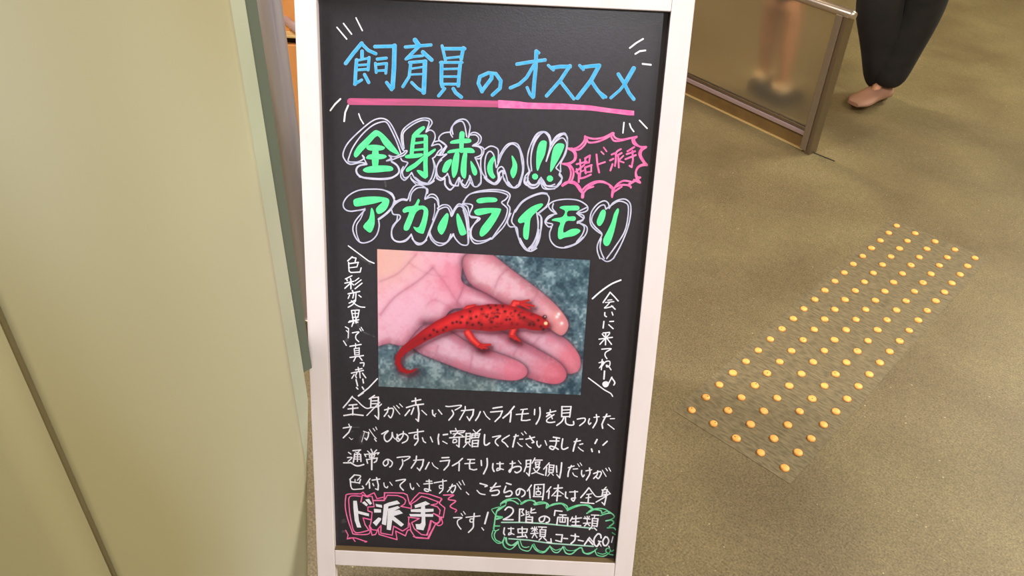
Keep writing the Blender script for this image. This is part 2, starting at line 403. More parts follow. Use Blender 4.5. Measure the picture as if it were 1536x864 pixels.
# rear frame, hinged at the top
hz = SO + SU * (OH + 0.028) - SN * (T + 0.004)
SU2 = np.array([0, 0, 1]) * math.cos(LEAN) - SB * math.sin(LEAN); SN2 = np.cross(SA, SU2)
L2 = hz[2] / math.cos(LEAN)
m2 = frame_of(hz - SU2 * L2, SA, SU2, SN2)
for x0 in (-0.030, OW):
    trim_feet(box('rear_stile', (x0, 0.0, -0.02), (x0 + 0.030, L2 - 0.002, 0), MT['frame'], SG, m2, 0.001))
box('rear_rail', (0, 0.13, -0.018), (OW, 0.16, -0.002), MT['frame'], SG, m2, 0.001)
box('rear_rail', (0, L2 - 0.04, -0.018), (OW, L2 - 0.01, -0.002), MT['frame'], SG, m2, 0.001)
box('rear_panel', (0, 0.16, -0.012), (OW, L2 - 0.04, -0.008), MT['back'], SG, m2)
for x0 in (0.04, OW - 0.07):
    tube('hinge', [Vector(hz + SA * x0 + SN * 0.001 + SU * 0.004), Vector(hz + SA * (x0 + 0.03) + SN * 0.001 + SU * 0.004)], 0.004, MT['steel'], SG, 12)

def board_pt(x, y, off):
    return on_plane(x, y, SO + SN * (-REC + off), SN)
_bn = {}
def board_pts(xy, off):
    """vectorised pixel -> board plane"""
    xy = np.asarray(xy, float)
    d = np.stack([(xy[:, 0] - 768) / F_PX, (xy[:, 1] - 432) / F_PX, np.ones(len(xy))], 1) @ R_WC
    p0 = SO + SN * (-REC + off)
    t = ((p0 - CAM) @ SN) / (d @ SN)
    return CAM + d * t[:, None]

# ---------------------------------------------------------------- lettering: strokes of paint marker on the board
def catmull(pts, closed=False, n=6):
    P_ = [np.array(p, float) for p in pts]
    if len(P_) < 3: return P_
    out = []
    N_ = len(P_)
    rg = range(N_) if closed else range(N_ - 1)
    for i in rg:
        if closed: a, b, c, d = P_[(i - 1) % N_], P_[i], P_[(i + 1) % N_], P_[(i + 2) % N_]
        else: a, b, c, d = P_[max(i - 1, 0)], P_[i], P_[i + 1], P_[min(i + 2, N_ - 1)]
        for k_ in range(n):
            t = k_ / n
            out.append(0.5 * ((2 * b) + (-a + c) * t + (2 * a - 5 * b + 4 * c - d) * t * t + (-a + 3 * b - 3 * c + d) * t ** 3))
    if not closed: out.append(P_[-1])
    return out
CLIP = None
class Ink:
    def __init__(s): s.v = []; s.f = []; s.lift = []
    def stroke(s, pts, w_):
        r = w_ / 2; n = 8
        for i, p in enumerate(pts):
            b = len(s.v)
            for k_ in range(n): s.v.append((p[0] + r * math.cos(k_ * math.pi / 4 + 0.39), p[1] + r * math.sin(k_ * math.pi / 4 + 0.39)))
            s.f.append(tuple(range(b, b + n)))
            if i:
                q_ = pts[i - 1]; d = np.array(p) - np.array(q_); l = np.hypot(*d)
                if l < 1e-6: continue
                nn = np.array([-d[1], d[0]]) / l * r * 0.96
                b = len(s.v)
                s.v += [tuple(q_ + nn), tuple(q_ - nn), tuple(p - nn), tuple(p + nn)]
                s.f.append((b, b + 1, b + 2, b + 3))
    def fill(s, pts):
        tr = tessellate_polygon([[Vector((p[0], p[1], 0)) for p in pts]])
        b = len(s.v); s.v += [tuple(p) for p in pts]
        for t in tr: s.f.append(tuple(b + i_ for i_ in t))
    def build(s, name, m, off, parent):
        lf = np.zeros(len(s.v)); 
        for i_, f_ in enumerate(s.f): lf[list(f_)] = (i_ % 40) * 3e-6
        P3 = board_pts(s.v, off) + lf[:, None] * SN
        me = bpy.data.meshes.new(name)
        me.from_pydata([tuple(p) for p in P3], [], s.f); me.update()
        # face every polygon to the viewer
        bm = bmesh.new(); bm.from_mesh(me); nv = Vector(SN)
        for f in bm.faces: f.normal_update()
        bmesh.ops.reverse_faces(bm, faces=[f for f in bm.faces if f.normal.dot(nv) < 0]); bm.to_mesh(me); bm.free()
        return link(name, me, m, parent)
TRACE = '''
@ title blue 500 50 8 w48
# 飼
340,120 240,240 150,360
w40 345,130 420,205 510,245
w44 345,215 345,290
w30 272,330 425,298
w36 430,290 418,440
w30 280,385 425,375
w34 290,440 420,430
w44 280,320 268,470 262,610
w36 255,610 340,560
w40 375,495 425,590
w44 500,160 740,155
w56 735,150 728,420 712,650
w40 700,675 640,590
w38 528,310 635,298
w34 505,360 515,470
w34 510,375 640,362
w34 640,365 630,480
w30 520,450 630,445
# 育
w40 865,165 1170,140
w56 980,80 1030,150
w42 1025,160 880,305
w34 870,310 960,280 1070,270
w48 1075,225 1180,320
w38 915,350 1110,335
w38 930,360 910,520 835,640
w56 1100,340 1095,500 1085,710
w36 1080,700 1010,660 940,590
w26 940,425 1070,405
w26 940,495 1070,490
@ title blue 640 50 8 w40
# 員
w36 185,150 225,320
w44 200,185 455,185
w44 440,175 415,310
w30 225,300 420,280
w34 165,350 425,350
w46 180,350 178,470 178,600 190,640
w44 405,350 390,500 380,630
w28 200,430 390,425
w30 200,520 390,520
w34 180,610 390,610
w40 215,665 145,750
w44 320,665 350,715 415,765
# の
w46 780,495 780,540 665,690
w44 665,700 620,600 640,520 740,475 830,485 890,570 880,660 790,740
# オ
w44 1085,370 1240,345 1420,320
w40 1320,215 1345,235
w48 1315,215 1310,400 1290,600 1280,760
w36 1275,770 1240,730 1205,650
w42 1285,385 1200,530 1110,610 1005,655
@ title blue 790 60 8 w40
w36 260,305 320,360
w48 300,335 400,320 520,320
w44 520,310 400,490 240,670
w40 405,500 460,570 565,705
w36 635,305 680,355
w46 660,330 760,315 870,305
w52 870,310 770,490 610,695
w42 780,500 840,590 920,690
w36 850,610 950,685
w54 1285,340 1180,520
w36 1185,520 1120,600 1010,695
w44 1100,410 1170,520 1230,640 1285,710
@ title rose 500 50 8 w70
# underline
w86 205,818 500,822 1000,826 1500,838 1990,848
@ title pink 790 60 8 w66
F -340,720 -100,735 0,750 480,765 760,785 1000,820 1290,850 1290,905 1240,905 1000,875 760,845 480,835 0,825 -340,815
@ marks white 440 0 5.12 w11
335,210 410,300
385,180 447,262
481,137 530,235
@ marks white 900 0 7.2 w20
322,518 390,465 465,420
382,582 430,552 490,545
460,690 550,700
@ marks white 485 120 8 w22
85,365 140,290 205,228
250,495 262,390 298,305
w16 425,405 445,465 482,525
@ marks white 790 180 8 w18
1168,30 1155,155
1235,45 1250,90 1285,138
1355,5 1445,100
@ heading2 green 500 170 8 w60
# 全
F 275,530 245,490 290,400 380,310 480,215 530,205 600,250 700,360 790,480 770,495 680,450 600,370 530,270 430,370 350,450
F 395,410 430,380 520,378 600,395 620,415 590,440 500,450 420,440
F 400,520 430,495 520,488 610,495 640,520 600,545 500,555 420,550 395,540
F 470,440 540,440 535,640 470,640
F 355,685 380,655 470,630 600,625 690,635 720,665 700,690 620,700 480,712 400,710
# 身
F 945,260 1000,200 1080,152 1100,180 1060,220 1000,280 950,290
w52 965,280 950,380 940,490
w36 960,275 1110,270
w56 1110,285 1110,450 1105,600 1110,750
w30 970,360 1090,345
w30 970,440 1090,430
F 860,515 900,495 1060,480 1070,510 1000,535 880,540
F 1085,560 1000,640 900,700 870,690 890,650 980,590 1080,510 1200,430 1228,425 1220,455 1140,520
F 1110,785 1060,760 1005,700 1010,680 1060,690 1110,730
# 赤
@ heading2 green 650 170 8 w60
w68 345,245 340,300
w56 340,300 338,450
F 200,350 230,325 340,305 430,303 458,330 430,355 330,360 220,365
F 165,470 200,440 330,420 450,415 495,450 485,475 400,475 300,465 190,480
F 260,475 310,470 308,570 290,700 250,775 225,740 220,620
F 360,475 405,470 400,600 395,740 375,785 335,740 328,640
F 105,680 140,590 200,550 225,565 200,640 160,705 120,710
F 445,570 490,620 525,690 520,735 490,745 460,690
# い
F 725,510 742,540 715,620 720,710 745,760 715,785 670,745 645,670 665,580
F 938,515 960,520 1005,610 1000,710 960,780 930,740 925,690 950,620
# !!
F 1255,690 1235,640 1240,460 1270,360 1310,325 1355,335 1360,370 1340,490 1290,600
F 1410,705 1402,640 1430,450 1470,375 1520,358 1570,375 1560,430 1520,520 1470,610
w76 1220,758 1221,760
w80 1398,782 1400,784
@ heading2 white 500 170 8 w20
# outline of zen
~ 350,505 370,540 300,580 240,585 180,575 190,520 240,400 350,250 480,140 600,100 650,120 700,210 760,340 810,480
~ 400,605 330,590 200,610 130,545 120,470 180,350 330,200 470,90 570,60 650,85 710,160 780,310 835,440 885,450 850,500 800,520
w16 400,605 350,510
~ w28 400,610 310,630 275,680 300,740 380,775 550,790 680,780 770,730 790,680 760,620 700,580
w20 640,570 700,560 760,535 800,520
w22 640,570 700,540 670,505
~ w18 670,505 740,520 830,480 870,445
# outline of mi
~ 850,420 835,300 850,220 960,130 1060,85 1120,85 1150,110 1110,225
~ 840,430 815,300 835,200 940,110 1060,60 1150,65 1185,110 1160,160 1110,225 1160,200 1210,230 1220,300 1180,390
~ 1180,390 1250,370 1280,380 1300,420 1260,460 1220,520 1190,540
~ 1260,330 1300,340 1350,390 1300,450 1270,500 1310,500
~ 1190,540 1230,660 1210,780 1150,840 1060,840 980,780 940,710
~ 1195,550 1210,650 1180,770 1140,830
~ 940,710 900,760 850,770 830,700 880,620 890,590 830,570 810,540
~ 935,720 860,800 810,760 820,680 840,640
~ w14 1000,860 940,800 930,760
@ heading2 white 650 170 8 w20
~ 230,285 205,230 230,150 300,100 350,100 380,160 400,280
~ 235,250 225,170 270,100 340,70 400,85 440,150 435,210 420,290
~ 205,225 130,235 80,270 65,310 90,340 150,380
~ 420,290 460,235 520,235 570,280 570,330 540,370 470,390
~ 450,260 510,260 545,300 530,350 480,380
~ 470,390 540,400 580,440 570,500 500,530
~ 540,390 600,420 600,480 560,540 520,545
~ 20,340 80,330 130,370 160,400 110,450 80,500 50,500
~ 160,400 130,450 110,500 160,490 80,560 40,650 50,740 100,780 150,750 170,720
~ 100,560 60,600 30,700 50,780 100,800 140,780
~ 170,720 200,800 220,862
~ 140,780 140,862
~ 260,862 310,770 330,830 350,800
~ 300,862 310,790 350,862
~ 390,862 430,780 440,750 480,862
~ 500,530 540,620 570,720 570,820 540,862
# i outline
~ 600,480 570,560 580,700 650,790 740,840 780,780 770,680 820,640 860,700 900,850
~ 740,560 720,490 680,455 640,490 620,570 620,680 640,770
~ 620,430 680,395 740,405 780,450 775,590
~ 775,590 800,500 870,390 940,355 1010,370 1050,450 1080,560 1080,700 1040,860
~ 740,560 755,650 780,600 830,480 900,390 960,370 1030,430 1060,560 1070,700 1020,862
~ w30 740,840 790,790 790,720 830,690 850,720
~ 830,690 850,800 920,862
# !! outline
~ 1160,700 1130,600 1140,470 1190,330 1250,240 1330,220 1390,260 1410,340 1400,420
~ 1180,690 1170,560 1190,400 1240,290 1310,230 1350,240 1390,300 1400,400 1355,570
~ 1355,575 1410,430 1470,330 1550,255 1600,280 1610,380 1580,470
~ 1400,400 1460,310 1530,250 1580,240 1610,300
~ 1160,700 1130,780 1150,850 1230,860 1290,780 1350,860
~ 1150,700 1100,760 1090,830 1120,864
~ 1290,780 1300,864
@ heading2 white 790 180 8 w18
~ 30,620 10,510 20,380 70,260 140,160 220,150 275,210 290,300
~ 60,600 50,450 90,290 150,190 210,145 250,160 280,240 280,340 235,490
~ 235,490 290,350 350,260 420,215 460,240 480,310 440,440 360,560
~ 290,290 350,200 420,160 480,190 490,280 470,400 410,520 410,620
~ 360,560 355,580 400,620 390,660 420,700 400,770 320,800 220,780 175,690
~ w22 395,640 425,700 370,780
~ 40,610 15,680 30,760 90,780 150,740 175,690
~ 20,700 0,770 60,820 130,800 165,750 200,820 290,830 370,800 410,740
@ badge pink 790 180 8 w24
~ 500,340 570,345 640,310 690,250 700,195
~ 580,360 640,350 700,290 715,240
~ 700,200 800,225 920,210 1030,155
~ 720,230 750,270 850,260 950,220 1030,170
w34 1010,190 1040,160
~ 1035,160 1060,210 1130,235 1230,220 1320,200
~ 1010,190 1050,250 1140,245 1250,215
~ 1320,205 1290,230 1310,280 1360,320 1435,322
~ 1265,220 1280,280 1330,310
~ w34 1430,325 1380,360 1365,420 1400,490 1440,540
~ 1380,340 1350,400 1370,460 1420,530
~ 1440,540 1370,550 1330,580 1310,630 1325,680 1360,690
~ 1400,530 1340,560 1310,620 1310,680
w30 1360,690 1230,770 
w30 1320,700 1360,750 1290,720
~ 1250,800 1200,780 1130,780 1060,810 1040,862
~ 1250,740 1160,730 1080,780 1030,862
~ 690,862 760,790 860,745 960,760 1030,810 1050,862
~ 650,862 720,790 820,740 920,740 1010,790
~ 500,345 560,380 580,440 560,490 500,520 430,525
~ 540,340 590,400 580,480 510,530
~ 430,525 500,550 530,620 520,700 480,760 430,785
~ 510,530 555,590 560,670 530,750 
~ w34 430,785 480,750 560,745 620,790 660,862
~ 500,750 580,770 640,850
# 超ド派手
w20 640,475 650,620
600,530 720,500
590,620 690,540
610,640 600,590
w18 650,620 700,600
625,640 625,745
w20 650,580 640,690
~ 640,700 690,690 770,655
700,460 760,425
w20 760,430 750,500
705,460 700,520
w20 700,520 750,510
700,570 780,540
w20 775,545 775,620
700,580 710,640
w20 700,630 770,620
838,415 850,540 870,630
w22 865,530 940,505
w18 895,380 925,410
w18 925,330 960,378
1020,415 1055,400
1000,485 1040,465
1005,605 1030,530
~ 1130,350 1075,390 1070,480 1060,550
1080,430 1140,395
w22 1100,440 1105,570
w20 1110,480 1160,430
w20 1110,490 1165,510
1290,325 1210,375
1200,410 1300,375
1185,470 1310,420
1270,370 1275,480 1260,560
1260,565 1235,550
@ heading2 white 500 265 8 w20
~ w24 315,0 380,12 550,25 680,15 730,0
~ 820,20 855,42 900,0
~ 930,20 980,60 1060,90 1150,90 1210,50
~ 985,10 1050,60 1140,85
~ 1240,20 1290,45 1330,10
~ 1340,30 1340,100 1400,160 1450,110 
~ 1390,20 1430,100 1500,110
# a outline
~ 735,290 700,220 600,160 450,150 300,165 180,230 120,320 140,390 220,415 370,390
~ 220,415 330,400 380,395 340,440 260,540 235,640 280,750 350,795 450,770 520,700 550,600 545,530
~ w16 380,380 370,400 330,500 280,580 280,680 310,770
~ w34 545,510 640,440 710,360 735,290
~ 620,165 700,200 735,260
# ka outline
~ w34 735,310 820,275 880,280
~ 690,400 740,330 820,280 890,275 920,190 980,110 1060,105 1120,160 1100,270 1160,215 1220,220 1260,280 1265,370
~ 920,290 940,200 1000,140 1080,130 1130,150 1130,200 
~ 1100,270 1180,245 1240,280 1260,340 
~ 700,400 720,450 790,460 800,500 740,570 700,650 720,750 800,780 880,750 935,690
~ 770,460 760,530 710,600 700,720 760,780 860,775 920,720 935,690
~ 935,690 970,770 1040,800 1100,770 1140,690
~ 945,740 1000,810 1060,810 1120,760
~ w28 1140,690 1200,540 1260,400
~ w14 1215,325 1215,420 1190,520
@ heading2 white 640 265 8 w20
~ 220,50 230,110 280,155 330,110 280,80 270,0
~ 330,110 380,100 390,30 430,110 480,130 520,60 510,20
~ 400,60 460,110
~ 520,60 560,110 600,120 650,80 650,0
~ 690,10 740,60 820,95 870,60 900,0
~ 850,60 880,40 860,0
~ 930,20 970,100 1050,135 1110,110 1140,30
~ 980,60 1040,130 1090,100
~ 1190,10 1180,60 1240,120 1310,130 1370,70 
~ 1210,30 1250,90 1320,90 1370,40 1370,10
~ 1370,40 1420,100 1480,110 1536,90
~ 1380,70 1440,140 1536,145
# ha outline
~ 130,380 190,340 260,345 300,400 300,450 330,390 380,330 430,345 480,420 500,520 510,640
~ 140,400 200,370 250,370 280,420 300,475 340,400 380,355 430,370 470,460 490,600 500,800 420,815 350,750 320,690
~ 30,690 60,760 130,820 190,820 250,780 290,690
~ 140,390 90,520 40,640 60,720 110,780 200,800 250,780
~ w28 250,780 300,720 320,690 
~ w14 435,400 470,520 490,680 495,800
# ra outline
~ 440,320 490,230 600,180 780,155 930,170 1000,220 970,320 
~ 440,300 520,210 680,180 850,180 970,220 950,270 900,310 950,360 970,400 940,510 860,630 780,745
~ 970,335 1000,380 980,480 930,590 850,680 780,750
~ 430,320 520,330 550,355 520,430 520,470 640,500 570,570 520,650 530,740 580,800 680,790 780,740
~ 430,330 490,360 510,440 540,490 620,490
~ 620,500 540,620 540,720 600,770 700,765 770,735
# i outline
~ w32 1060,420 1140,310 1250,240 1370,200 1440,205
~ 1440,205 1470,260 1440,350 1340,440
~ w28 1440,360 1340,440
~ 1060,400 1020,530 1060,600 1090,700 1130,800 1180,864
~ 1010,440 970,540 1000,600 1080,610 1100,720 1140,810 1190,864
~ 1320,430 1340,560 1320,700 1270,810 1220,862
~ 1340,450 1380,500 1375,620 1340,760 1290,862
@ heading2 white 780 280 8 w20
~ w26 140,752 200,660 225,520
~ 0,620 50,710 110,770 170,750 230,640 250,500 250,360 215,330
~ 0,670 60,750 130,775 200,740
~ 200,310 215,430 210,560 160,690 110,755
# mo outline
~ 440,325 370,280 345,220 420,170 560,150 700,165 800,225 810,280 750,310 690,310
~ 400,205 390,260 430,310
~ 800,250 690,310 760,345 760,390 690,420 
~ w30 750,400 690,435
~ 680,320 760,380 
~ 440,325 350,350 300,420 340,480 380,480 355,560 370,650 440,720 560,730 700,670 790,570 800,480 700,430
~ 400,340 330,390 320,430 390,450 370,490
~ w30 540,730 660,690 760,610
~ 700,430 770,480 750,570 680,660
# ri outline
~ 1030,270 1010,220 950,240 880,330 860,410 900,480 980,560 970,610
~ 1070,260 1060,200 1010,170 930,210 860,300 840,400 860,470 920,530 980,570
~ 1070,260 1110,200 1180,160 1260,150 1320,200 1330,300 1310,430 1270,560 1200,720 1120,862
~ 1030,270 1100,220 1180,175 1260,190 1300,240 1290,400 1250,550 1150,710 1040,862
~ 970,610 930,700 930,780 960,862
~ 975,620 960,720 980,800 1010,862
~ w18 980,862 1030,895 1080,890 1130,850
@ heading2 green 500 265 8 w60
F 240,300 265,265 400,240 560,240 660,265 668,320 630,400 550,448 515,420 520,370 590,300 480,325 340,350 260,355
F 455,375 490,430 495,570 450,670 390,640 360,590 430,500
F 1015,268 1038,290 1020,345 1090,350 1140,410 1120,560 1090,660 1070,685 1000,660 960,600 1030,600 1085,405 1000,420 940,560 900,640 850,640 850,580 910,430 850,435 830,400 880,360 970,345
F 1355,440 1385,470 1355,610 1300,698 1250,630 1280,540
@ heading2 green 640 265 8 w60
F 375,440 420,520 475,660 460,695 405,700 370,600 355,480
F 595,290 630,260 720,248 820,252 850,280 820,305 720,310 630,320
F 570,425 600,390 720,375 870,380 890,410 830,530 740,660 665,720 635,690 650,620 700,550 780,440 700,450 610,465
F 1095,520 1160,440 1260,360 1370,320 1395,345 1320,420 1250,500 1235,620 1220,740 1190,755 1160,720 1160,620 1175,550 1120,560
@ heading2 green 780 280 8 w60
F 475,255 510,232 600,228 690,228 715,255 690,285 580,290 570,355 650,355 670,380 650,410 550,420 520,550 610,510 690,505 725,535 650,590 540,610 480,632 455,600 460,500 480,430 380,405 420,380 510,360 540,290
F 1010,275 1030,310 1010,400 970,465 935,465 920,420 940,360 975,290
F 1170,260 1188,285 1165,380 1130,540 1080,680 1040,712 1005,690 1000,630 1050,530 1100,420 1130,320
@ badge pink 780 280 8 w24
~ 690,0 730,40 750,85
~ 880,0 810,25 760,75
w40 755,75 750,125
~ 1080,0 1110,30 1130,60
~ 1220,0 1160,40 1120,70 1105,125
w28 1110,50 1104,110
1320,-10 1330,10
@ side_left white 500 365 7.2 w15
w13 162,27 380,190 440,215
205,145 155,190
w14 195,150 245,160 235,200
w14 165,205 170,300 190,315 290,310 300,265
165,220 270,205
w12 165,265 250,255
w12 270,205 255,255
# 彩
w14 200,350 130,385
145,390 150,405
w14 185,380 190,395
w14 125,430 220,410
w16 190,395 190,490
185,430 125,485
w14 195,430 220,450
w13 275,375 235,405
w13 300,395 235,445
w14 310,430 235,490
# 変
205,510 220,540
160,545 285,520
w13 175,560 160,595
w14 220,545 210,590
w14 245,540 240,620
w13 275,560 300,580
w14 240,610 215,625 170,645
~ w14 240,620 210,660 160,690
~ w13 195,620 240,660 290,685 340,690
# 異
w13 195,725 210,800
w13 195,725 280,720
w13 280,720 265,800
w11 200,760 275,755
w11 235,722 238,800
w12 205,800 265,795
w13 175,840 275,825
w13 210,800 220,862
w12 250,800 245,862
@ side_left white 500 475 7.2 w14
165,60 270,35
w13 210,10 215,60
w13 245,5 240,55
215,60 200,105
240,55 265,60
# でand smudged
w12 130,110 165,130
w10 140,150 165,175
w10 165,130 160,230
w12 110,262 140,310
w10 285,130 300,155
w10 300,115 322,150
~ w13 205,175 275,165 245,200 245,240 275,270
# 真
180,320 300,300
w12 240,290 240,340
w12 225,345 232,415
w12 280,335 280,410
w11 228,345 280,338
w10 230,370 278,362
w10 230,392 278,385
w11 232,415 278,408
w14 180,440 325,420
w14 245,430 220,480
w14 280,430 310,470
~ w14 290,500 330,500 325,535
# 赤
w14 240,575 310,560
w14 268,548 275,590
w14 195,610 325,580
w14 255,600 240,640 250,660
w14 285,600 290,660
w14 225,625 200,665
w14 315,610 350,660
w16 245,680 262,745
w16 318,675 325,715
w16 250,765 265,782
w16 312,760 328,785
w16 475,670 380,770 270,855
@ side_right white 870 410 7.2 w14
~ w18 135,273 230,190 340,115 440,73
w16 325,205 250,315
w15 325,205 370,250 412,298
w12 300,290 345,285
w12 275,315 365,305
~ w13 320,315 290,350 265,375 320,365 355,355
w14 340,350 380,388
~ w15 268,425 268,455 285,468
w15 345,420 355,450
w16 258,520 250,590
w14 322,520 362,518
w14 310,555 358,598
@ side_right white 870 490 7.2 w14
w14 250,68 320,62
w14 205,135 350,115
w14 240,80 265,110
w14 320,75 290,110
w16 278,70 275,195
w14 270,130 215,190
w14 290,125 340,190
~ w14 235,243 335,238 280,275 270,310 290,345
w14 240,355 230,465
~ w13 205,390 255,380 210,445
~ w13 235,430 275,380 320,375 320,420 290,435 285,415 310,430 335,465
w18 265,480 258,565
F 240,620 255,595 290,590 312,610 305,640 280,655 255,648
w14 305,620 345,545
~ w16 340,550 375,600 365,630
~ w14 92,555 180,620 260,680 330,720 352,752
@ body1 white 505 590 9.6 w22
w18 385,-5 315,40
225,45 165,125 95,205
~ w18 225,55 300,110 360,170 430,215 500,205 600,190 645,155
180,170 290,160
165,225 305,210
232,165 232,310
105,320 230,300 380,318
w20 545,30 470,80
495,70 490,200
w20 490,65 600,55
w24 600,55 600,200 605,300 600,370
w18 500,110 590,105
w18 500,150 590,148
w20 600,370 550,320
w18 620,130 530,220 435,318
~ w20 690,240 800,215 815,270 780,350 745,320
w22 745,205 730,270 685,330
w14 820,185 870,250 910,300
w14 862,175 900,212
w14 905,150 948,195
1085,115 1210,90
1135,70 1140,170
1005,205 1120,170 1250,155
1050,240 985,320
1110,210 1075,300
w26 1170,180 1185,290 1175,400
w18 1175,400 1140,370
w16 1225,245 1295,310
~ w22 1380,245 1385,300 1415,330
w12 1400,320 1430,290
w18 1465,238 1515,300
@ body2 white 505 590 9.6 w22
# 方 smudged
w18 175,445 195,490
w20 95,500 210,480
w22 210,480 175,560 95,640
w10 180,635 215,668
w8 215,668 235,650
# が
w12 385,545 470,575
w20 460,560 455,620 430,670 405,645
w14 470,520 540,620 570,650
w14 525,505 550,540
w14 562,485 580,522
w18 545,655 570,690
w9 400,560 360,700
# ひ
~ w22 650,585 740,540 690,600 690,660 730,695 790,640 800,565
w14 800,560 815,630 845,660
# め
~ 870,590 880,640 905,665
~ w20 960,550 950,620 890,690 860,650 900,600 970,580 1025,620 1010,680 945,715
# す
w20 1040,575 1250,545
~ w22 1165,520 1165,600 1170,680 1125,745
~ w18 1165,600 1125,600 1120,650 1160,650
# い
w18 1235,640 1250,690 1280,710
w18 1350,628 1380,700
w24 1470,590 1460,650 1470,730
@ body1 white 640 590 9.6 w22
# アカハライモリ
~ w18 275,185 330,190 490,172 480,200 410,240
~ 365,245 385,300 320,385
w20 555,190 555,240 520,300 475,380
w20 500,250 675,235
w24 675,235 665,310 615,390
w18 615,390 580,335
772,265 745,330 705,390
w16 820,260 860,330 910,375
955,215 1085,195
w20 920,270 1090,255
w22 1090,255 1060,330 985,405
w24 1260,190 1180,290 1100,355
w24 1215,270 1210,340 1200,410
w18 1355,235 1450,225
w18 1290,305 1465,290
w22 1390,240 1375,300 1365,385
w18 1365,390 1430,392 1490,380
@ body2 white 640 590 9.6 w20
w24 240,598 300,590
w16 232,690 295,725
# 寄
w18 415,505 425,530
w18 340,545 350,575
w18 340,545 550,540
w16 550,540 530,565
w18 380,585 520,565
w18 450,550 390,620
w16 440,570 520,610
w20 330,640 545,625
~ w18 385,665 380,710 430,700 425,665 385,665
w24 470,635 465,770
w18 465,770 430,745
# 贈
w22 570,575 560,710
w18 565,580 630,575
w18 630,575 620,700
w18 570,620 620,618
w16 570,660 620,655
w18 560,705 625,700
w18 580,720 530,775
w16 605,720 630,755
w14 670,525 700,560
w20 775,520 720,570
w22 655,585 645,650
w18 655,585 765,580
w20 765,580 745,640
w18 655,640 745,635
w18 705,570 700,635
w14 650,610 745,605
w22 660,680 655,770
w18 660,680 745,675
w22 745,675 735,765
w18 660,722 735,718
w18 655,765 740,765
# してくださいました
~ w24 835,595 830,720 860,745 905,715
~ w20 950,630 1065,612 1000,665 990,710 1030,755
~ w20 1190,605 1085,675 1130,720 1170,770
w18 1255,625 1320,610
w24 1285,595 1260,680 1240,770
w18 1340,660 1385,658
~ w16 1310,710 1340,745 1375,765
w14 1365,570 1390,600
w14 1410,550 1435,582
@ body1 white 780 600 9.6 w22
212,135 208,210
~ 285,110 290,200 270,280 232,345
# を
w20 385,190 515,158
~ w18 435,140 430,185 380,240 440,210 465,270 
~ w20 490,210 400,270 385,310 430,325 500,315
# 見
w22 605,95 600,240
w18 600,95 735,95
w22 735,95 715,245
w18 615,145 715,140
w18 610,190 715,182
w18 600,240 715,238
~ w22 630,255 600,310 530,365
~ w22 655,255 660,330 710,360 770,355 770,310
# つ
~ w20 825,275 930,262 930,310 860,368
# け
~ w20 1000,270 985,320 1000,350 1020,330
w18 1065,250 1140,240
~ w22 1100,210 1105,300 1050,400
# た
w18 1200,245 1300,230
w24 1250,205 1205,290 1180,350 1190,405
w16 1300,270 1360,268
w16 1265,350 1355,420
@ body2 white 780 600 9.6 w20
# さい
w20 85,565 210,535
~ w22 140,520 165,565 200,605 175,615
~ w16 90,630 125,670 160,690
~ w20 245,595 245,640 275,680 300,650
w16 360,585 385,650
# ま
w22 480,535 570,550
w20 430,590 560,590
~ w22 525,540 520,630 480,710 430,690 440,665 500,680 550,710
# し
~ w22 615,560 600,680 630,710 690,685
# た
w20 780,600 870,585
w24 820,560 785,650 765,735
w18 860,640 905,630
~ w16 840,680 870,710 910,735
w24 1110,570 1080,625
w22 1255,595 1195,650
w24 1030,705 1040,742
w24 1138,735 1140,755
@ body3 white 505 665 9.6 w20
# 通
w18 170,130 205,155
~ w18 155,205 220,205 165,260
w20 100,280 200,280
~ w22 200,275 290,325 390,305
w20 235,105 345,95
w16 340,95 290,145
w14 270,125 330,145
w24 260,150 250,220 240,270
w18 260,160 345,160
w22 345,160 350,260
w14 260,195 340,195
w14 255,225 340,228
w18 300,150 298,260
# 常
w20 495,85 515,130
w16 445,110 475,140
w18 575,95 540,130
w18 400,155 420,190
w18 415,160 610,135
w16 610,135 590,160
w18 470,170 475,205
w16 475,170 550,160
w18 550,160 535,200
w16 475,205 540,198
w20 430,230 445,285
w18 430,235 585,210
w20 585,210 570,260 540,275
w26 505,180 505,375
# の
~ w20 735,235 740,290 700,325 670,290 690,250 740,230 800,270 790,320 765,340
# ア
~ w18 870,205 950,195 1050,190 1040,215 970,255
~ w20 945,235 950,300 910,375
# カ
w22 1150,185 1140,260 1075,355
w18 1110,245 1250,235
w24 1250,235 1235,320 1195,390
w18 1195,390 1160,355
# ハ
w22 1330,275 1280,370
~ w14 1375,280 1400,325 1460,365
@ body4 white 505 665 9.6 w20
# 色付いていますが
w22 255,455 190,520
~ w18 260,455 345,470 300,530
w22 195,520 205,620
w18 210,555 335,570
w20 345,520 325,575
w16 265,520 265,560
~ w18 205,620 230,660 300,660 385,650 370,615
w20 480,510 425,595
w22 470,560 475,645
w20 510,530 620,515
w22 575,495 600,600 595,670
w18 595,670 560,655
w18 520,580 535,610
~ w18 680,570 690,620 725,640 735,620
w14 765,558 800,605
~ w20 855,540 990,520 920,590 920,630 960,675
~ w18 1058,580 1070,640 1100,665 1108,640
w14 1155,575 1190,620
# ま
w18 1290,545 1370,545
w18 1255,585 1380,575
~ w20 1330,525 1335,640 1320,690 1270,680 1270,655 1330,665 1355,680
@ body3 white 640 670 9.6 w20
220,160 320,155
w20 195,210 330,195
w22 330,195 310,270 250,335
w22 515,170 450,230 370,275
w22 470,235 465,345
w18 590,185 690,185
w18 550,245 690,235
w22 630,185 615,260 620,310
w20 620,320 680,335 720,325
w22 785,200 790,270
~ w24 870,170 870,280 820,390
~ w24 955,245 950,310 970,355
w18 1010,245 1105,245
w22 1055,225 1055,330
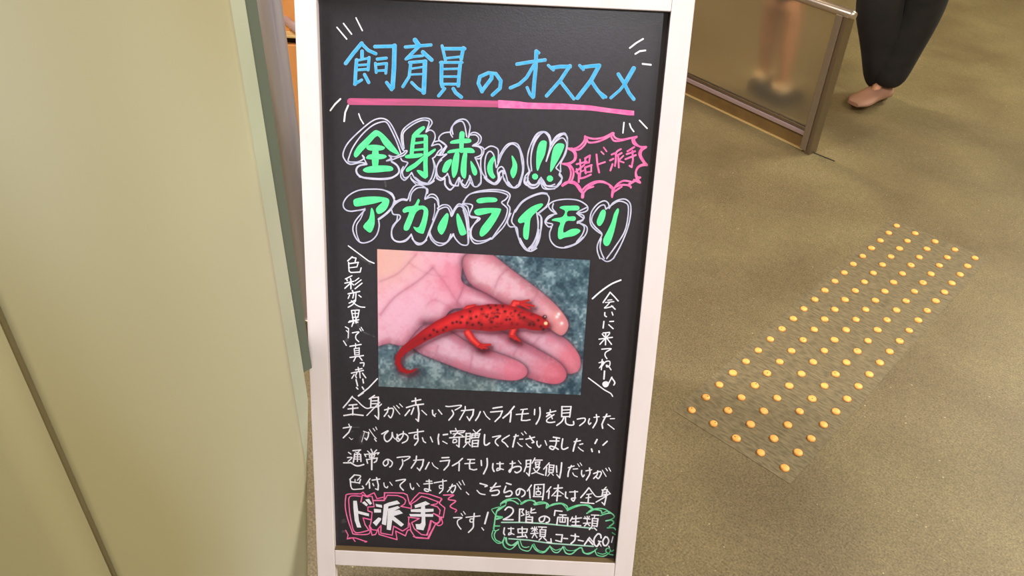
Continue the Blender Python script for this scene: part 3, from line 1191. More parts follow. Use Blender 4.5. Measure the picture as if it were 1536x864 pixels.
~ w18 1055,330 1010,345 1025,310 1105,330
# お
w18 1200,245 1275,235
~ w22 1235,210 1230,290 1200,365 1190,340 1270,290 1350,290 1355,340 1300,375 1270,360
w14 1320,200 1358,248
@ body4 white 640 670 9.6 w20
# すが、こちらの
w18 110,520 285,490
~ w20 232,475 235,560 230,620 185,670
~ w16 235,560 185,560 190,600 235,595
~ w20 330,590 410,560 405,620 370,665 350,640
w18 370,540 345,600 300,650
w13 435,530 495,615
w13 465,505 495,550
w13 512,485 545,550
w16 570,655 605,690
~ w22 770,530 870,560 840,575
~ w18 725,630 770,675 840,690
# ち
w20 920,590 1060,570
~ w22 1000,525 950,590 915,640 1020,625 1045,660 1010,695 940,700
# ら
w22 1150,525 1215,545
~ w22 1140,570 1115,660 1200,635 1230,670 1200,710 1140,715
# の
~ w22 1345,620 1330,680 1300,695 1290,640 1340,605 1410,640 1410,690 1370,720
@ body3 white 780 675 9.6 w20
# 腹
w22 90,150 90,230 60,310
w18 90,150 160,145
w24 155,145 145,260 130,370
w18 130,370 95,330
w16 95,200 150,195
w16 90,245 145,240
w18 215,115 175,190
w18 210,145 320,145
w22 220,175 230,240
w16 220,175 290,170
w22 285,170 270,240
w14 225,205 280,203
w16 230,240 275,235
w16 220,255 285,250
~ w18 285,250 240,310 170,340
~ w18 195,265 240,320 340,360
# 側
w18 420,185 340,275
w22 385,250 370,365
w20 425,210 415,320
w16 425,215 490,220
w20 490,220 475,320
w14 425,250 480,252
w14 425,285 480,287
w16 415,320 475,322
w14 435,330 400,375
w14 455,335 480,365
w22 525,230 530,320
w24 600,185 590,300 570,400
w18 570,400 530,355
# だけが
w18 695,255 780,230
~ w22 740,225 700,310 690,380
w16 765,275 830,270
~ w16 760,330 780,365 825,385
w13 830,200 855,238
w13 865,185 890,222
~ w20 890,295 885,340 905,385 925,360
w18 950,300 1030,285
~ w22 1000,260 1005,340 955,430
~ w20 1060,340 1150,310 1170,340 1130,410 1100,390
w20 1120,300 1110,360 1060,410
w14 1185,290 1240,380
w14 1235,265 1260,300
w14 1278,255 1305,305
@ body4 white 780 675 9.6 w20
# 個体は全身
w20 165,505 105,590
w22 135,570 145,690
w22 210,510 200,670
w18 210,500 350,495
w24 345,495 340,600 325,715
w16 235,560 300,550
w18 262,530 262,590
~ w18 235,595 235,640 290,640 290,600 235,600
w18 190,670 325,672
w20 445,530 385,605
w22 420,590 410,695
w20 490,555 610,545
w24 550,505 540,640 530,730
w18 540,570 460,660
w16 560,590 625,635
w16 490,660 590,660
~ w22 660,605 655,670 685,695
w18 715,605 830,600
~ w22 790,590 790,690 770,735 740,700 800,690
w22 990,545 940,610 875,685
~ w18 1000,550 1050,620 1100,670 1180,665 1300,630
w16 960,640 1030,630
w16 950,690 1020,680
w20 990,640 980,750
w18 875,755 1065,770
w18 1240,535 1190,590
w20 1195,575 1180,660
w18 1180,575 1255,570
w22 1255,570 1240,680 1215,790
w14 1190,610 1250,605
w14 1190,638 1250,635
w18 1215,790 1180,755
w18 1295,625 1200,690 1095,750
w16 1265,590 1295,625
@ badge2 pink 505 735 9.6 w18
~ 355,55 160,60 130,110 125,250 160,420 220,590 255,635 465,630 470,510
~ 345,90 190,95 180,250 210,450 270,610 460,580
350,50 380,30 430,90 540,40 580,125 685,100
685,40 830,40 960,45 1015,70 1050,200 1120,110 1190,40 1330,60 1510,120 1480,190
w22 350,170 370,70 450,100
w22 690,40 685,150 535,150
510,90 540,240 450,245 450,300 510,320 500,430 380,400 410,500 465,580
500,90 440,90
700,130 730,75 880,80 960,110 995,150 980,200 925,235 1075,265 1075,215
1060,210 1150,150 1220,90 1300,110 1460,170 1440,200 1360,215 1450,240 1490,290 1480,350
500,430 480,520 510,650 560,640 600,560
470,510 510,570 580,580 640,510 635,620 800,650 820,520 950,590 1030,540 1040,390
600,560 610,640 870,715 850,590 990,660 1020,580 1060,570
1030,390 1190,410 1080,470
1080,470 1120,560 1220,640 1290,650 1340,560 1365,440 1440,490 1480,450 1480,390 1400,340
1050,480 1070,590 1130,680 1310,695 1360,600 1420,500
w16 130,580 165,650 150,705 230,690 265,740
~ w18 180,690 260,690 330,710 430,745
w26 410,745 430,742
@ badge2 pink 620 740 9.6 w18
~ w18 370,130 410,90 400,70
375,145 455,210 430,350 400,340
~ w22 290,290 370,330 390,380 350,430 290,420
~ w18 400,350 420,430 370,465 320,440
w24 250,395 200,600
w14 250,400 230,500
w20 320,440 220,650 40,640
~ w16 40,640 0,620
~ w20 435,25 580,25 520,60 510,90 610,110 540,170 540,200 620,240 605,268
@ badge2 white 505 735 9.6 w18
F 238,155 290,155 310,300 465,340 465,380 310,340 320,440 355,540 295,540 260,440 240,260
F 365,185 400,160 450,210 430,235
F 410,140 465,125 510,195 480,215
F 560,200 650,215 655,255 570,240
F 535,270 640,280 640,325 540,325
F 520,470 600,395 640,405 640,430 570,520
F 680,210 750,180 870,150 915,195 745,235 730,340 710,510 650,490 670,320
F 740,270 880,230 915,255 830,300 900,285 955,335 820,375 970,495 930,530 800,430 780,580 720,570
F 1120,220 1200,190 1280,160 1345,200 1270,225 1275,270 1395,270 1395,310 1275,320 1275,345 1390,345 1390,385 1275,385 1280,500 1250,580 1150,565 1135,490 1200,490 1220,470 1225,385 1060,380 1045,345 1210,345 1215,320 1070,315 1065,280 1215,270 1215,240 1130,260
@ body4 white 620 740 9.6 w20
# です！
~ w18 580,350 700,350 640,390 640,450 685,515
w14 688,290 710,320
w14 722,262 748,300
w18 760,345 960,325
~ w22 878,290 865,400 860,490 795,560
~ w18 870,370 820,370 820,410 865,410
w26 1075,275 1030,435
w16 985,495 1012,530
@ badge3 green 620 740 9.6 w16
~ w30 1260,150 1320,110 1400,90 
~ w26 1290,190 1220,230 1190,300 1170,420 1160,500
~ w14 1240,195 1150,220 1130,240 1180,310
~ w30 1190,330 1280,345 1200,370
w24 1160,470 1240,470
~ w18 1230,520 1180,540 1150,500
~ 1150,530 1130,600 1150,660 1210,715 1270,710 1310,640
~ w20 1190,540 1165,600 1190,670 1250,700
w20 1310,630 1290,720
~ 1280,700 1310,770 1380,805 1440,780 1500,700
~ w20 1340,640 1350,710 1400,745 1470,740 1500,700
@ badge3 green 730 745 9.6 w16
~ w16 200,130 210,90 290,40 380,25 450,30 510,100
~ w22 210,100 300,60 380,60 455,105
~ w14 270,90 290,60 270,130
w26 260,130 160,200
~ w26 490,105 560,60 640,50 700,80 720,110
~ w18 500,110 600,55 690,60 
~ w26 680,110 760,80 840,85 890,120 860,165
~ w20 690,120 800,100 860,100 855,160
~ w24 860,165 950,110 1070,95 1150,130 1165,170
~ w18 870,150 1000,110 1090,110 1160,190
~ w28 1160,180 1290,130 1400,120 1480,130 1530,180
~ w20 1160,200 1300,140 1430,125 1530,190
w22 1440,240 1536,190
# underlines
@ badge3 mint 730 745 9.6 w20
215,370 500,370 800,385 1200,425 1530,455
320,605 600,625 900,670 1250,695 1536,715
@ badge3 green 730 745 9.6 w16
~ w20 270,590 290,670 360,700 450,640
~ w16 230,640 260,720 330,760 400,720 460,650
~ w18 450,640 480,740 560,780 620,770 660,690
~ w16 480,620 510,710 560,730 610,720
~ w20 660,690 700,760 780,805 850,790 910,710
~ w16 680,680 730,760 820,790 880,740
~ w20 910,710 960,790 1030,800 1100,720
~ w14 920,720 990,770 1060,750 
~ w22 1100,720 1140,810 1220,825 1290,770 1330,740
~ w14 1120,720 1160,770 1250,775 1310,750
~ w22 1330,740 1370,740 1390,800 1450,820 1536,790
@ badge3 green 810 750 9.6 w16
~ w18 600,690 640,760 700,780 760,750 820,700
~ w18 790,720 820,790 900,810 960,790 1010,740 1000,700 960,700 950,740 1000,780 1050,790
~ w14 830,760 900,780 960,760
~ w14 1010,710 1030,740 1060,720
~ w20 680,190 740,140 850,120 950,140 1000,190
~ w24 680,190 760,140 870,150 890,190
~ w20 870,225 940,200 1020,190 1070,240 1020,280 950,300
~ w24 950,300 1030,290 1060,330 1000,380 
~ w20 970,400 1060,400 1090,430
~ w14 900,190 980,160 1060,210
w14 1040,470 1085,500
@ badge3 white 730 745 9.6 w20
~ w24 265,190 310,150 370,170 380,220 330,280 240,330
w22 240,330 380,332
# 階
w24 475,180 470,360
w20 480,180 530,180
w18 530,180 505,220 540,260 500,275
w18 570,200 570,265
w16 570,225 610,220
w16 565,265 610,245
w20 645,165 635,230
w18 690,180 640,200
w18 640,235 710,230
w16 620,265 600,290
w24 570,290 565,370
w20 575,290 660,295
w24 660,295 655,375
w16 575,330 655,332
w20 565,368 660,372
# の
~ w22 840,290 820,350 770,360 760,310 830,280 900,310 895,360 855,375
# 「
w22 985,200 975,270
w20 985,200 1085,210
# 両
w18 1050,260 1145,265
w24 1025,300 1010,400
w20 1030,295 1170,305
w24 1170,305 1165,410
w20 1095,270 1090,360
w18 1055,315 1055,365
w18 1130,320 1130,365
w16 1055,365 1130,368
# 生
w20 1235,295 1205,350
w20 1235,320 1365,305
w22 1285,280 1280,410
w18 1235,365 1330,360
w20 1225,412 1355,418
# は
~ w22 255,450 245,520 260,550
w18 310,460 390,460
w20 350,445 350,540
~ w16 350,540 315,550 330,520 395,545
# 虫
w20 450,470 455,520
w18 450,465 585,465
w20 585,465 575,515
w18 455,520 575,515
w22 510,440 515,570
w20 440,580 560,570
w20 555,545 580,590
# 類
w18 640,460 730,470
w18 690,435 690,530
w16 655,440 665,460
w16 720,435 710,460
w14 680,480 650,500
w14 700,480 725,500
w18 635,530 740,525
w18 690,530 655,590
w18 700,545 725,590
w18 745,435 860,440
w16 800,445 790,470
w22 770,475 770,570
w18 770,475 850,478
w22 850,478 840,575
w14 770,510 845,512
w14 770,540 845,545
w18 765,570 840,575
w18 790,590 755,625
w18 820,590 860,630
# 」コーナーへ
w20 925,605 930,660
w24 870,655 930,660
w20 1000,545 1090,550
w24 1090,550 1075,650
w20 995,630 1075,650
w20 1110,600 1165,605
w20 1215,560 1325,575
~ w24 1275,540 1270,620 1215,675
w20 1320,625 1390,640
w24 1480,590 1410,690
w18 1480,590 1540,660
@ badge3 white 810 750 9.6 w18
# 類 (row1)
w18 630,265 720,275
w18 680,235 680,330
w16 645,240 655,265
w16 710,235 700,262
w18 625,335 725,330
w18 680,335 640,375
w18 690,345 715,370
w18 740,215 850,220
w16 790,225 780,255
w22 755,265 750,370
w18 755,265 835,270
w22 835,270 820,380
w14 755,300 830,305
w14 755,335 825,340
w18 750,370 820,378
w20 745,385 710,425
w18 780,400 815,435
# GO!
w24 690,565 760,640
~ w24 880,545 870,500 830,490 780,560 785,640 820,665 850,630
w18 840,590 880,600
w20 860,600 820,670
w16 850,610 880,665
~ w24 940,530 905,590 920,650 960,650 990,590 970,540 940,530
w18 1050,530 1030,610
w20 990,665 1000,685
@ smudges smudge 500 475 7.2 w50
~ w34 160,130 170,190 140,260
~ w26 265,80 290,130
w20 310,160 440,215 
@ smudges smudge 505 590 9.6 w44
~ w60 400,570 360,640 350,710
~ w44 400,590 420,630
w20 220,490 320,490
w16 200,560 240,540
@ smudges smudge 505 735 9.6 w44
w60 90,450 120,440
w40 90,600 130,590
@ smudges smudge 500 170 8 w30
w50 640,650 660,690
w22 620,820 630,880
@ smudges smudge 500 365 7.2 w30
w26 270,140 400,220
w40 230,660 250,700
'''
prims = {}                                    # (group, colour) -> list of (bbox, kind, points, width)
cur = None
for line in TRACE.strip().split('\n'):
    line = line.strip()
    if not line or line[0] == '#': continue
    if line[0] == '@':
        _, g, c, ox, oy, s, dw = line.split()
        ox, oy, s, dw = float(ox), float(oy), float(s), float(dw[1:]); cur = (g, c); prims.setdefault(cur, [])
        continue
    tok = line.split(); fill = smooth = False; wd = dw; pts = []
    for t in tok:
        if t == 'F': fill = True
        elif t == '~': smooth = True
        elif t[0] == 'w': wd = float(t[1:])
        else:
            a, e = t.split(','); pts.append(np.array([ox + float(a) / s, oy + float(e) / s]))
    wpx = wd / s * ({('heading2', 'white'): 0.84, ('badge3', 'green'): 0.86, ('badge2', 'pink'): 0.92}.get(cur, 0.98))
    if fill:
        if cur == ('heading2', 'green') or cur[0] == 'side_right': pts = catmull(pts, True, 3)
        prims[cur].append(('F', pts, 0))
    else:
        prims[cur].append(('S', catmull(pts) if smooth else pts, wpx))
def near(p, q_, gap):
    A_ = np.array(p[1]); B_ = np.array(q_[1]); g_ = gap + p[2] / 2 + q_[2] / 2
    if (A_.min(0) - g_ > B_.max(0)).any() or (B_.min(0) - g_ > A_.max(0)).any(): return False
    def dens(P_):
        out = []
        for a, e in zip(P_[:-1], P_[1:]):
            n_ = max(1, int(np.hypot(*(e - a)) / 1.2)); out += [a + (e - a) * k_ / n_ for k_ in range(n_)]
        return np.array(out + [P_[-1]])
    A_, B_ = dens(A_), dens(B_)
    return np.sqrt(((A_[:, None] - B_[None]) ** 2).sum(-1)).min() < g_
GAP = {'title': 3.2, 'heading2': 1.2, 'badge': 1.6, 'side_left': 0.8, 'side_right': 0.8, 'marks': 0.1, 'badge2': 1.6, 'badge3': 1.0, 'smudges': 3.0}
OFF = {'smudge': 0.0002, 'white': 0.0004, 'green': 0.0005, 'pink': 0.0003, 'rose': 0.00028, 'mint': 0.00055, 'bluelight': 0.0003, 'blue': 0.0005}
NM = {('title', 'blue'): 'title_character', ('title', 'pink'): 'underline', ('title', 'rose'): 'underline', ('heading2', 'green'): 'headline_character', ('heading2', 'white'): 'headline_outline',
      ('badge', 'pink'): 'starburst_stroke', ('badge2', 'pink'): 'slogan_outline', ('badge2', 'white'): 'slogan_character', ('badge3', 'green'): 'cloud_outline',
      ('badge3', 'mint'): 'note_underline', ('badge3', 'white'): 'note_character', ('marks', 'white'): 'emphasis_dash', ('smudges', 'smudge'): 'ink_smear',
      ('side_left', 'white'): 'side_note_character', ('side_right', 'white'): 'side_note_character'}
for (g, c), pr_ in prims.items():
    par = list(range(len(pr_)))
    def root(i):
        while par[i] != i: i = par[i]
        return i
    for i in range(len(pr_)):
        for j in range(i):
            if root(i) != root(j) and near(pr_[i], pr_[j], GAP.get(g, 1.5)): par[root(i)] = root(j)
    groups = {}
    for i in range(len(pr_)): groups.setdefault(root(i), []).append(pr_[i])
    off = OFF[c] + (0.0002 if (g == 'badge3' and c == 'white') else 0)
    for ps in groups.values():
        ink = Ink(); rim = Ink()
        for kd, pts, wp in ps:
            if kd == 'F': ink.fill(pts)
            elif c == 'blue': rim.stroke(pts, wp + 0.3); ink.stroke(pts, wp - 1.0)
            else: ink.stroke(pts, wp)
        o = ink.build(NM.get((g, c), 'message_character'), MT[{('heading2', 'white'): 'outline', ('badge3', 'green'): 'softgreen'}.get((g, c), c)], off, pl)
        if rim.v:                                  # pale rim under the blue character: same part
            r_ = rim.build('rim', MT['bluelight'], OFF['bluelight'], None)
            bm = bmesh.new(); bm.from_mesh(o.data); k0 = len(bm.faces); bm.from_mesh(r_.data); bm.faces.ensure_lookup_table()
            o.data.materials.append(MT['bluelight'])
            for f in bm.faces[k0:]: f.material_index = 1
            bm.to_mesh(o.data); bm.free(); bpy.data.objects.remove(r_)

# ---------------------------------------------------------------- the photo print: a flat printed picture (hand holding a red newt)
NU, NV = 460, 300
def uvof(x, y):
    p = board_pt(x, y, 0) - SO; return p @ SA, p @ SU
c_ = [uvof(560 + a / 3.7576, 370 + b / 3.7576) for a, b in ((22, 13), (1222, 75), (1168, 835), (30, 787))]
u = np.linspace(0, 1, NU + 1); v = np.linspace(0, 1, NV + 1); U_, V_ = np.meshgrid(u, v)
c_ = [np.array(q_) for q_ in c_]
UV = ((1 - U_) * (1 - V_))[..., None] * c_[0] + (U_ * (1 - V_))[..., None] * c_[1] + (U_ * V_)[..., None] * c_[2] + ((1 - U_) * V_)[..., None] * c_[3]
UV = UV.reshape(-1, 2)
W3 = (SO + SN * (-REC + 0.0006)) + UV[:, :1] * SA + UV[:, 1:] * SU
cc = (W3 - CAM) @ R_WC.T
X = ((cc[:, 0] / cc[:, 2] * F_PX + 768) - 560) * 3.7576; Y = ((cc[:, 1] / cc[:, 2] * F_PX + 432) - 370) * 3.7576
def lat(X, Y, s, seed):
    g = np.random.default_rng(seed).random((128, 128)); x = X / s; y = Y / s
    i = np.floor(x).astype(int); j = np.floor(y).astype(int); fx = x - i; fy = y - j
    fx = fx * fx * (3 - 2 * fx); fy = fy * fy * (3 - 2 * fy)
    G = lambda a, b: g[a % 128, b % 128]
    return (G(i, j) * (1 - fx) + G(i + 1, j) * fx) * (1 - fy) + (G(i, j + 1) * (1 - fx) + G(i + 1, j + 1) * fx) * fy
def sdf(poly, n=4, smooth=True):
    P_ = np.array(catmull(poly, True, n) if smooth else poly)
    d = np.full(len(X), 1e9); ins = np.zeros(len(X), bool)
    for a, b in zip(P_, np.roll(P_, -1, 0)):
        e = b - a; wx = X - a[0]; wy = Y - a[1]
        t = np.clip((wx * e[0] + wy * e[1]) / (e @ e + 1e-9), 0, 1)
        d = np.minimum(d, (wx - t * e[0]) ** 2 + (wy - t * e[1]) ** 2)
        cr = (a[1] > Y) != (b[1] > Y)
        ins ^= cr & (X < (b[0] - a[0]) * (Y - a[1]) / (b[1] - a[1] + 1e-12) + a[0])
    d = np.sqrt(d); return np.where(ins, -d, d)
def chain(pts):
    d = np.full(len(X), 1e9)
    for (x0, y0, r0), (x1, y1, r1) in zip(pts, pts[1:]):
        ex, ey = x1 - x0, y1 - y0; t = np.clip(((X - x0) * ex + (Y - y0) * ey) / (ex * ex + ey * ey), 0, 1)
        d = np.minimum(d, np.hypot(X - x0 - t * ex, Y - y0 - t * ey) - (r0 + (r1 - r0) * t))
    return d
IMG = np.zeros((len(X), 3))
def lay(col, a):
    global IMG
    col = np.array(col, float); a = np.clip(a, 0, 1)[:, None]; IMG = IMG * (1 - a) + col * a
cov = lambda d, s=2.0: 1 / (1 + np.exp(np.clip(d / s * 2, -30, 30)))
EX = lambda z: np.exp(np.minimum(z, 0))
soft = lambda d, s: np.exp(-np.clip(d, 0, None) / s)
# wet gravel
n1 = lat(X, Y, 70, 1); n2 = lat(X, Y, 26, 2); n3 = lat(X, Y, 11, 3)
bg = 0.35 * n1 + 0.35 * n2 + 0.3 * n3
IMG[:] = np.array([88, 116, 128]); lay((40, 66, 82), (0.50 - bg) * 4.2); lay((152, 178, 186), (bg - 0.54) * 5.5)
lay((110, 122, 118), np.clip((Y - 560) / 300, 0, 1) * 0.55 * (X < 700)); lay((36, 70, 84), np.clip((X - 850) / 400, 0, 1) * np.clip(1 - Y / 500, 0, 1) * 0.5)
for k_ in range(110):
    x, y, r = rng.uniform(20, 1220), rng.uniform(20, 830), rng.uniform(4, 13)
    lay((160, 200, 206) if k_ % 3 else (34, 58, 70), soft(np.hypot(X - x, (Y - y) * 1.3) - r * 0.4, r * 0.5) * 0.5)
mott = lat(X, Y, 38, 5) * 0.6 + lat(X, Y, 13, 6) * 0.4
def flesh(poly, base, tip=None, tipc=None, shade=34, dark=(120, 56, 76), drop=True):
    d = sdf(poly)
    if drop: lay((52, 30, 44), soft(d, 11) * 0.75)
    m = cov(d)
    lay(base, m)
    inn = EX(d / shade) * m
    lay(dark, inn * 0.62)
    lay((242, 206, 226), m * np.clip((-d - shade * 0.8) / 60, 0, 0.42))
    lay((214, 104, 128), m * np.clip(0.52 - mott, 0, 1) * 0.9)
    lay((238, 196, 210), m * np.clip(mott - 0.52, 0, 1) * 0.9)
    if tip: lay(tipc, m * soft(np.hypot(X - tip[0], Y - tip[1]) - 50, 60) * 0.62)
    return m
def crease(pts, w_, col, a):
    lay(col, soft(np.abs(chain([(x, y, 0.5) for x, y in np.array(catmull(pts, False, 4))])), w_) * a)
flesh([(470, 290), (560, 220), (700, 300), (830, 370), (980, 455), (1070, 510), (1135, 572), (1168, 640), (1155, 700), (1100, 716), (1040, 690), (950, 630), (860, 560), (760, 500), (620, 420)], (206, 150, 170), (1110, 640), (228, 112, 130))
flesh([(440, 370), (560, 390), (700, 468), (850, 540), (960, 598), (1050, 655), (1088, 712), (1072, 757), (1012, 774), (900, 748), (760, 690), (600, 620), (440, 520)], (200, 136, 158), (1020, 720), (222, 98, 118))
flesh([(180, 500), (300, 430), (430, 478), (560, 556), (700, 600), (820, 648), (866, 690), (856, 730), (800, 753), (700, 746), (550, 712), (360, 640), (250, 590)], (210, 156, 176), (800, 700), (226, 110, 134))
pm = flesh([(-60, -40), (300, -60), (650, -20), (600, 40), (520, 90), (496, 150), (510, 210), (640, 270), (720, 330), (600, 350), (450, 350), (380, 420), (280, 440), (220, 500), (172, 556), (90, 545), (-60, 520)], (222, 158, 178), None, None, 26)
lay((224, 176, 160), pm * soft(np.hypot(X - 60, Y - 60) - 90, 120) * 0.85)
lay((226, 120, 146), pm * soft(np.hypot(X - 440, Y - 190) - 50, 70) * 0.6)
lay((236, 180, 206), pm * soft(np.hypot(X - 170, Y - 330) - 80, 70) * 0.5)
lay((70, 26, 40), pm * soft(np.abs(chain([(345, 440, 2), (290, 436, 4)])), 22) * 0.7)
flesh([(505, 110), (520, 50), (600, 20), (672, 46), (780, 130), (920, 235), (1020, 320), (1085, 400), (1098, 455), (1062, 500), (1000, 466), (930, 416), (850, 372), (760, 330), (640, 262), (545, 205)], (222, 164, 172), (1050, 430), (232, 140, 140))
for p_, w_, a in (([(40, 385), (120, 285), (250, 195), (335, 120)], 7, 0.55), ([(40, 195), (140, 150), (240, 45)], 6, 0.4), ([(336, 120), (400, 200), (480, 320), (540, 372)], 6, 0.35),
                  ([(505, 110), (515, 200), (470, 318)], 8, 0.6), ([(545, 205), (640, 265), (770, 335)], 9, 0.7), ([(200, 540), (255, 470), (345, 440)], 7, 0.6), ([(430, 352), (520, 365), (470, 330)], 8, 0.5),
                  ([(685, 230), (715, 165), (755, 130)], 7, 0.45), ([(905, 300), (925, 262)], 7, 0.35), ([(350, 610), (365, 560)], 6, 0.4), ([(545, 690), (560, 590)], 6, 0.4), ([(790, 610), (820, 560)], 6, 0.35), ([(900, 560), (935, 510)], 6, 0.4),
                  ([(300, 330), (350, 300), (430, 340)], 5, 0.25), ([(200, 90), (300, 150), (420, 170)], 5, 0.2)):
    crease(p_, w_ * 1.25, (158, 76, 100), a * 0.75)
for x, y in ((1035, 395), (1062, 432), (1045, 380)): lay((255, 240, 236), soft(np.hypot(X - x, Y - y) - 5, 5) * 0.9)
# newt
spine = [(243, 688, 3), (222, 702, 7), (190, 706, 10), (155, 690, 14), (138, 655, 15), (142, 620, 17), (170, 585, 20), (225, 545, 24), (290, 500, 31), (370, 455, 38), (450, 420, 45), (520, 408, 55), (590, 402, 68), (660, 400, 76), (740, 398, 72), (810, 402, 60), (862, 412, 48), (905, 425, 46), (940, 432, 40), (968, 438, 24)]
limbs = [[(532, 485, 20), (556, 520, 18), (590, 552, 15), (612, 560, 12)], [(605, 558, 9), (658, 552, 6)], [(600, 562, 8), (640, 572, 5)], [(596, 562, 7), (612, 574, 5)],
         [(792, 462, 17), (780, 495, 16), (800, 515, 12)], [(800, 512, 8), (826, 532, 5)], [(790, 508, 8), (770, 505, 5)],
         [(786, 345, 20), (796, 318, 17), (832, 318, 12)], [(832, 314, 8), (876, 302, 5)], [(832, 320, 8), (904, 334, 5)], [(836, 326, 8), (880, 350, 5)],
         [(505, 370, 14), (530, 345, 13), (572, 330, 6)]]
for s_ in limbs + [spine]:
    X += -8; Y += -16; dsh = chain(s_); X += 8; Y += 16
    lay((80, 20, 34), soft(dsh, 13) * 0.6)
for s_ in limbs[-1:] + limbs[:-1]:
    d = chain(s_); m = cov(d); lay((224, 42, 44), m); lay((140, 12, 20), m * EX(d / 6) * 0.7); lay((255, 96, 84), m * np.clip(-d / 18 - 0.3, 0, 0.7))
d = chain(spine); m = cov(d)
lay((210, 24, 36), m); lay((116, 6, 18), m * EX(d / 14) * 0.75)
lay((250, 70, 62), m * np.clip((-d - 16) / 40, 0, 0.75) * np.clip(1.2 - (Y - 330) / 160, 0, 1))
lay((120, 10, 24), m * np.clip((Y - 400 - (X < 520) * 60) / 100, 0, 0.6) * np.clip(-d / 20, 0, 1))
lay((150, 14, 24), m * (np.sin(X / 10.0 + Y / 40) > 0.3) * ((X > 480) & (X < 800)) * 0.25 * (np.abs(Y - 420) < 60))
sp = [(447, 430), (470, 424), (492, 428), (550, 405), (580, 395), (595, 430), (640, 395), (660, 345), (700, 356), (742, 365), (800, 362), (648, 330), (690, 330), (410, 455), (395, 470), (360, 480), (320, 500), (545, 365), (610, 352), (770, 410), (750, 412), (820, 385), (850, 400), (880, 440), (700, 395), (930, 415), (905, 440), (945, 452), (560, 440), (500, 395), (665, 425), (730, 335), (290, 520), (340, 470), (610, 440), (530, 430)]
for x, y in sp: lay((70, 6, 16), m * soft(np.hypot(X - x, Y - y) - 5, 3) * 0.85)
for x, y in zip(rng.uniform(600, 900, 40), rng.uniform(370, 470, 40)): lay((84, 6, 18), m * soft(np.hypot(X - x, (Y - y) * 1.5) - 3, 4) * 0.55)
lay((60, 8, 16), m * soft(np.abs(chain([(830, 400, 4), (900, 432, 6)])), 10) * 0.5)
lay((255, 214, 160), soft(np.hypot(X - 972, Y - 432) - 8, 3)); lay((60, 10, 16), soft(np.hypot(X - 966, Y - 397) - 10, 3) * 0.9); lay((255, 230, 230), soft(np.hypot(X - 968, Y - 394) - 1, 3))
lay((30, 10, 16), soft(np.hypot(X - 958, Y - 466) - 5, 3) * 0.8)
IMG = np.clip(IMG + rng.normal(0, 3, IMG.shape), 0, 255)
lin = np.where(IMG / 255 <= 0.04045, IMG / 255 / 12.92, ((IMG / 255 + 0.055) / 1.055) ** 2.4)
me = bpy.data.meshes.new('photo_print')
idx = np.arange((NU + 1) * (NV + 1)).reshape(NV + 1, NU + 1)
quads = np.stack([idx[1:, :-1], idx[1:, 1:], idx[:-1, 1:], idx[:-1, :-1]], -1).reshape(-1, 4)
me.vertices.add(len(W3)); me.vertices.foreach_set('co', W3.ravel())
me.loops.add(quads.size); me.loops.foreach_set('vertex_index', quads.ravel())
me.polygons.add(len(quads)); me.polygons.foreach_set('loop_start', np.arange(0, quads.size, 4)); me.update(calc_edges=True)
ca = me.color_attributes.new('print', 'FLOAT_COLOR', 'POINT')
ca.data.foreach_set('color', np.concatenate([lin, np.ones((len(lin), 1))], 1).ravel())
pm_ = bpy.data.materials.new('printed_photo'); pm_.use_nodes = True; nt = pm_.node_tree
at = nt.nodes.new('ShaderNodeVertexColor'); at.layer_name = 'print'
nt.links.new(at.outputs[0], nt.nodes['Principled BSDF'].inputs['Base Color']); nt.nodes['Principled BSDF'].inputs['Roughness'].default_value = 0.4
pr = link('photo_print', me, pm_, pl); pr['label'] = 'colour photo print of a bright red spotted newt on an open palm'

# ================================================================ PEOPLE
def skin_mesh(name, nodes, edges, m, parent, root=0, sub=2):
    """nodes: list of (pos, rx, ry); one continuous surface grown along the edges"""
    me = bpy.data.meshes.new(name); me.from_pydata([tuple(n[0]) for n in nodes], edges, []); me.update()
    o = link(name, me, None, parent); me.materials.append(m)
    md = o.modifiers.new('skin', 'SKIN'); md.use_smooth_shade = True
    for i, n in enumerate(nodes):
        sv = me.skin_vertices[0].data[i]; sv.radius = (n[1], n[2] if len(n) > 2 else n[1]); sv.use_root = (i == root)
    s = o.modifiers.new('sub', 'SUBSURF'); s.levels = sub; s.render_levels = sub
    return o
def shoe_mesh(name, ankle, ball, m, parent, w_=0.036, sole=True):
    a = Vector(ankle); b = Vector(ball); d = (b - a); d.z = 0; L_ = d.length; d.normalize(); s = Vector((-d.y, d.x, 0))
    gz = min(a.z, b.z)
    bm = bmesh.new(); rings = []
    prof = [(-0.045, 0.024, 0.050), (-0.03, 0.032, 0.062), (0.02, 0.034, 0.066), (0.5 * L_, 0.036, 0.050), (0.8 * L_, 0.042, 0.036), (L_, 0.040, 0.030), (L_ + 0.03, 0.022, 0.020)]
    for x, hw, h in prof:
        hw *= w_ / 0.036; c = a + d * x; c.z = 0; n = 12; ring = []
        for k_ in range(n):
            t = k_ / n * 2 * math.pi; yy = math.cos(t) * hw; zz = h / 2 + math.sin(t) * h / 2
            zz = max(zz, 0.004); ring.append(bm.verts.new(c + s * yy + Vector((0, 0, zz + a.z))))
        rings.append(ring)
    for i in range(len(rings) - 1):
        for k_ in range(12):
            f = bm.faces.new((rings[i][k_], rings[i][(k_ + 1) % 12], rings[i + 1][(k_ + 1) % 12], rings[i + 1][k_])); f.smooth = True
    bm.faces.new(rings[0][::-1]); bm.faces.new(rings[-1])
    bmesh.ops.recalc_face_normals(bm, faces=bm.faces)
    me = bpy.data.meshes.new(name); bm.to_mesh(me); bm.free()
    return link(name, me, m, parent)

